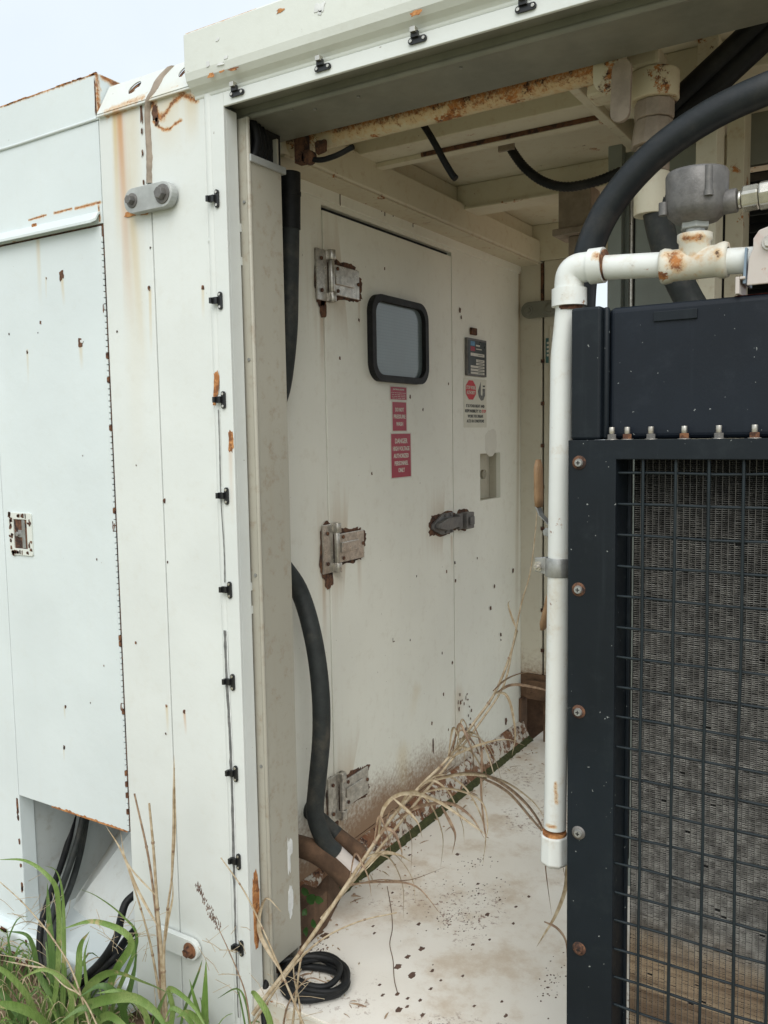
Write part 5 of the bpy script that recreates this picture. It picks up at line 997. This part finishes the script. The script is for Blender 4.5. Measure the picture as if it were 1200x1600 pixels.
stalk([(396, 1640), (385, 1560), (372, 1520), (355, 1480), (342, 1452)], 1.5, 1.4, 'thin grass stem with a purple brown seed head beside the jamb', 'drybrown', seed=((342, 1452), (308, 1382)), group=None)
stalk([(150, 1640), (118, 1530), (85, 1470), (40, 1415), (0, 1378)], 1.38, 1.7, 'thin dry stem slanting up left across the recess edge', 'dry', [([(85, 1470), (70, 1450), (40, 1440), (5, 1455)], 3, 0), ([(130, 1560), (90, 1520), (40, 1508), (0, 1500)], 3, 0)], group='thin slanting dry stems')
stalk([(160, 1620), (130, 1560), (100, 1540), (60, 1505), (-10, 1490)], 1.36, 1.5, 'thin dry stem lying low over the green blades', 'dry', group='thin slanting dry stems')
# fine dry panicle branches, uncountable
b = MB(); rr = random.Random(21)
for (cx0, cy0, sp, N_) in ((190, 1470, 40, 26), (60, 1430, 60, 20), (350, 1500, 45, 16), (440, 1560, 40, 14)):
    for k in range(N_):
        a_ = (cx0+rr.gauss(0, sp*.5), cy0+rr.gauss(0, sp*.5)); an = rr.uniform(-2.6, .2); L = rr.uniform(15, 50); Yq = rr.uniform(1.42, 1.54)
        b.tube([at2(a_[0], a_[1], Yq), at2(a_[0]+L*.5*math.cos(an)+2, a_[1]+L*.5*math.sin(an), Yq), at2(a_[0]+L*math.cos(an), a_[1]+L*math.sin(an)+3, Yq+.01)], .0007, 4, 0)
b.build('fine_dry_stems', ['dry'], kind='stuff')
# the long dead reed leaning into the container
YA = 1.57
reed = thing('dead_reed', 'long dead straw reed leaning from the grey post across the opening', 'dry plant', tuple(at2(395, 1580, YA)))
RP = [(395, 1585, 1.56), (425, 1545, 1.60), (468, 1490, 1.66), (520, 1415, 1.72), (570, 1340, 1.80), (612, 1278, 1.88), (660, 1225, 1.96), (700, 1185, 2.02), (740, 1130, 2.1), (772, 1085, 2.16), (795, 1030, 2.2), (808, 985, 2.22)]
S = spl([at2(*q) for q in RP], 6); n_ = len(S)
MB().tube(S, [.0060*(1-.45*i/n_) for i in range(n_)], 8).build('stem', 'dry', reed)
b = MB()
for i in (12, 26, 40, 52, 60): b.tube([S[i], S[i].lerp(S[i+1], .4)], .0060*(1-.4*i/n_)*1.25, 8)
b.build('stem_node', 'drybrown', reed)
P2 = [(500, 1440, 1.72), (560, 1368, 1.8), (615, 1300, 1.88), (655, 1250, 1.95), (705, 1190, 2.02), (750, 1130, 2.1), (785, 1075, 2.16), (800, 1010, 2.2), (812, 950, 2.22), (826, 900, 2.24), (834, 840, 2.26), (838, 790, 2.27), (842, 765, 2.27)]
S2 = spl([at2(*q)+Vector((.004, 0, .008)) for q in P2], 6); n_ = len(S2); MB().tube(S2, [.0046*(1-.72*i/n_) for i in range(n_)], 7).build('stem', 'dry', reed)
for (LP, wp, mt) in (
    ([(590, 1310, 1.84), (600, 1262, 1.85), (630, 1240, 1.86), (680, 1250, 1.8), (740, 1290, 1.76), (760, 1305, 1.75)], 8, 'dry'),
    ([(615, 1285, 1.88), (650, 1262, 1.86), (700, 1255, 1.82), (735, 1275, 1.8), (757, 1310, 1.78)], 7, 'drybrown'),
    ([(660, 1225, 1.95), (720, 1210, 1.9), (780, 1218, 1.8), (830, 1250, 1.7), (855, 1285, 1.64)], 6, 'dry'),
    ([(680, 1215, 1.95), (740, 1208, 1.88), (780, 1222, 1.78), (820, 1255, 1.7), (848, 1300, 1.62), (852, 1360, 1.58), (862, 1430, 1.57)], 9, 'drybrown'),
    ([(745, 1212, 1.9), (790, 1235, 1.8), (830, 1280, 1.7), (870, 1330, 1.62), (884, 1375, 1.60)], 8, 'drybrown'),
    ([(885, 1330, 1.60), (884, 1385, 1.6), (868, 1430, 1.62), (850, 1460, 1.63), (838, 1480, 1.64)], 7, 'dry'),
    ([(850, 1440, 1.62), (870, 1450, 1.61), (884, 1470, 1.6), (886, 1500, 1.6)], 4, 'drybrown'),
    ([(700, 1185, 2.02), (745, 1165, 2.0), (790, 1155, 1.98), (820, 1165, 1.96)], 6, 'dry'),
    ([(772, 1085, 2.14), (800, 1070, 2.1), (840, 1075, 2.05), (870, 1085, 2.0)], 6, 'drybrown'),
    ([(772, 1083, 2.14), (790, 1085, 2.1), (800, 1110, 2.1), (805, 1150, 2.1), (800, 1180, 2.1)], 6, 'dry'),
    ([(770, 1080, 2.14), (790, 1062, 2.12), (815, 1052, 2.1), (850, 1050, 2.05)], 4, 'drybrown'),
    ([(740, 1130, 2.1), (752, 1170, 2.0), (752, 1240, 1.9), (758, 1300, 1.82), (764, 1310, 1.82)], 5, 'drybrown'),
    ([(655, 1240, 1.93), (700, 1232, 1.9), (750, 1250, 1.86), (762, 1290, 1.82), (757, 1318, 1.8)], 5, 'dry'),
    ([(690, 1260, 1.85), (706, 1290, 1.82), (712, 1310, 1.8), (706, 1335, 1.8)], 7, 'drybrown'),
    ([(560, 1365, 1.78), (590, 1335, 1.8), (620, 1335, 1.78), (645, 1348, 1.75)], 9, 'dry'),
    ([(570, 1360, 1.78), (605, 1330, 1.8), (640, 1365, 1.75), (650, 1410, 1.72)], 4, 'dry'),
    ([(540, 1382, 1.76), (600, 1378, 1.72), (650, 1385, 1.7), (690, 1430, 1.66)], 4, 'drybrown'),
    ([(545, 1385, 1.75), (590, 1375, 1.72), (640, 1375, 1.7), (695, 1355, 1.68)], 3, 'drybrown'),
    ([(612, 1245, 1.86), (640, 1270, 1.84), (655, 1290, 1.83), (660, 1310, 1.82)], 6, 'dry'),
    ([(808, 985, 2.22), (800, 965, 2.22), (794, 945, 2.22), (797, 938, 2.22)], 5, 'dry'),
    ([(440, 1520, 1.62), (405, 1455, 1.62), (415, 1405, 1.63), (440, 1425, 1.63)], 9, 'dry')):
    b = MB(); ribbon(b, [at2(*q) for q in LP], wp*1.55/FPX, fold=.9, tw=random.uniform(-2.6, 2.6)); b.build('dry_leaf', mt, reed)
rr = random.Random(77)
for k in range(15):
    i = rr.randint(20, len(S)-22); p = S[i]; L = rr.uniform(.08, .24); a = rr.uniform(-.5, 1.3); d = Vector((math.cos(a), math.sin(a)*.5-.35, 0)); up_ = rr.uniform(.02, .10)
    q = [p, p+d*L*.3+Vector((0, 0, up_)), p+d*L*.65+Vector((0, 0, up_*.7)), p+d*L*.9+Vector((0, 0, up_*.7-L*.35)), p+d*L*rr.uniform(.85, 1.05)+Vector((0, 0, up_*.5-L*rr.uniform(.5, .9)))]
    q = [Vector((max(v.x, XW+.02), v.y, max(v.z, ZF+.004))) for v in q]
    b = MB(); ribbon(b, q, rr.uniform(.003, .0085), fold=.9, tw=rr.uniform(-3, 3)); b.build('dry_leaf', rr.choice(('dry', 'drybrown', 'drybrown')), reed)
b = MB()
for k in range(150):
    if rr.random() < .6: x, y = -1.49+abs(rr.gauss(0, .05)), rr.uniform(1.8, 3.6)
    else: x, y = -1.38+abs(rr.gauss(0, .12)), 1.64+abs(rr.gauss(0, .12))
    a = rr.random()*6.28; L = rr.uniform(.006, .05)*(1 if rr.random() < .3 else .4); d = Vector((math.cos(a)*L, math.sin(a)*L, 0)); z0 = ZF+.0012+.002*rr.random()
    ribbon(b, [Vector((x, y, z0)), Vector((x, y, z0+.002))+d*.5, Vector((x, y, z0))+d], rr.uniform(.0015, .005), rr.choice((0, 1, 1)), n=2)
b.build('floor_litter', ['dry', 'drybrown'], mod, kind='stuff')
stalk([(395, 1600), (450, 1520), (500, 1470), (560, 1440), (620, 1426)], 1.54, 2.0, 'thin pale straw arching from the post foot over the floor', 'dry', dy=.12, group='thin straws at the foot of the post')
stalk([(478, 1610), (440, 1520), (410, 1450), (380, 1390), (345, 1340)], 1.50, 2.0, 'thin straw leaning left across the jamb', 'dry', group='thin straws at the foot of the post')
stalk([(455, 1620), (462, 1560), (470, 1500), (478, 1486)], 1.54, 2.2, 'short broken straw standing beside the cable coil', 'dry', group='thin straws at the foot of the post')
stalk([(470, 1620), (468, 1570), (460, 1530), (458, 1500)], 1.55, 1.8, 'shortest broken straw in front of the cable coil', 'dry', group='thin straws at the foot of the post')
stalk([(440, 1620), (450, 1570), (480, 1530), (510, 1535)], 1.6, 1.6, 'bent straw lying inside the cable coil', 'drybrown', group='thin straws at the foot of the post')
# small weed behind the post
wd = thing('small_weed', 'small dark green weed growing in the gap behind the foot of the grey post', 'weed', tuple(A(480, 1430, 'z', ZF)))
for (px, py, dx, dyy, s) in ((482, 1412, 10, -14, 16), (492, 1408, 14, 0, 14), (478, 1400, -4, -14, 13), (486, 1440, 8, 12, 12), (480, 1425, -8, 6, 12), (476, 1450, 3, 14, 11)):
    b = MB(); a0 = at2(px, py, 1.84); a1 = at2(px+dx, py+dyy, 1.83); ribbon(b, [a0, a0.lerp(a1, .5)+Vector((0, 0, .004)), a1], s*2.2/FPX, n=5, taper=.7); b.build('leaf', 'weed', wd)
# litter on the soil
b = MB(); rr = random.Random(31)
for k in range(260):
    x, y = rr.uniform(-3, -1.35), rr.uniform(1.2, 1.62); a = rr.random()*3.1; L = rr.uniform(.01, .05); z0 = -.15+.02*rr.random(); d = Vector((math.cos(a)*L, math.sin(a)*L, rr.uniform(-.004, .01)))
    ribbon(b, [Vector((x, y, z0)), Vector((x, y, z0+.004))+d*.5, Vector((x, y, z0))+d], rr.uniform(.002, .008), rr.choice((0, 1)), n=2)
b.build('dry_litter', ['dry', 'drybrown'], kind='stuff')
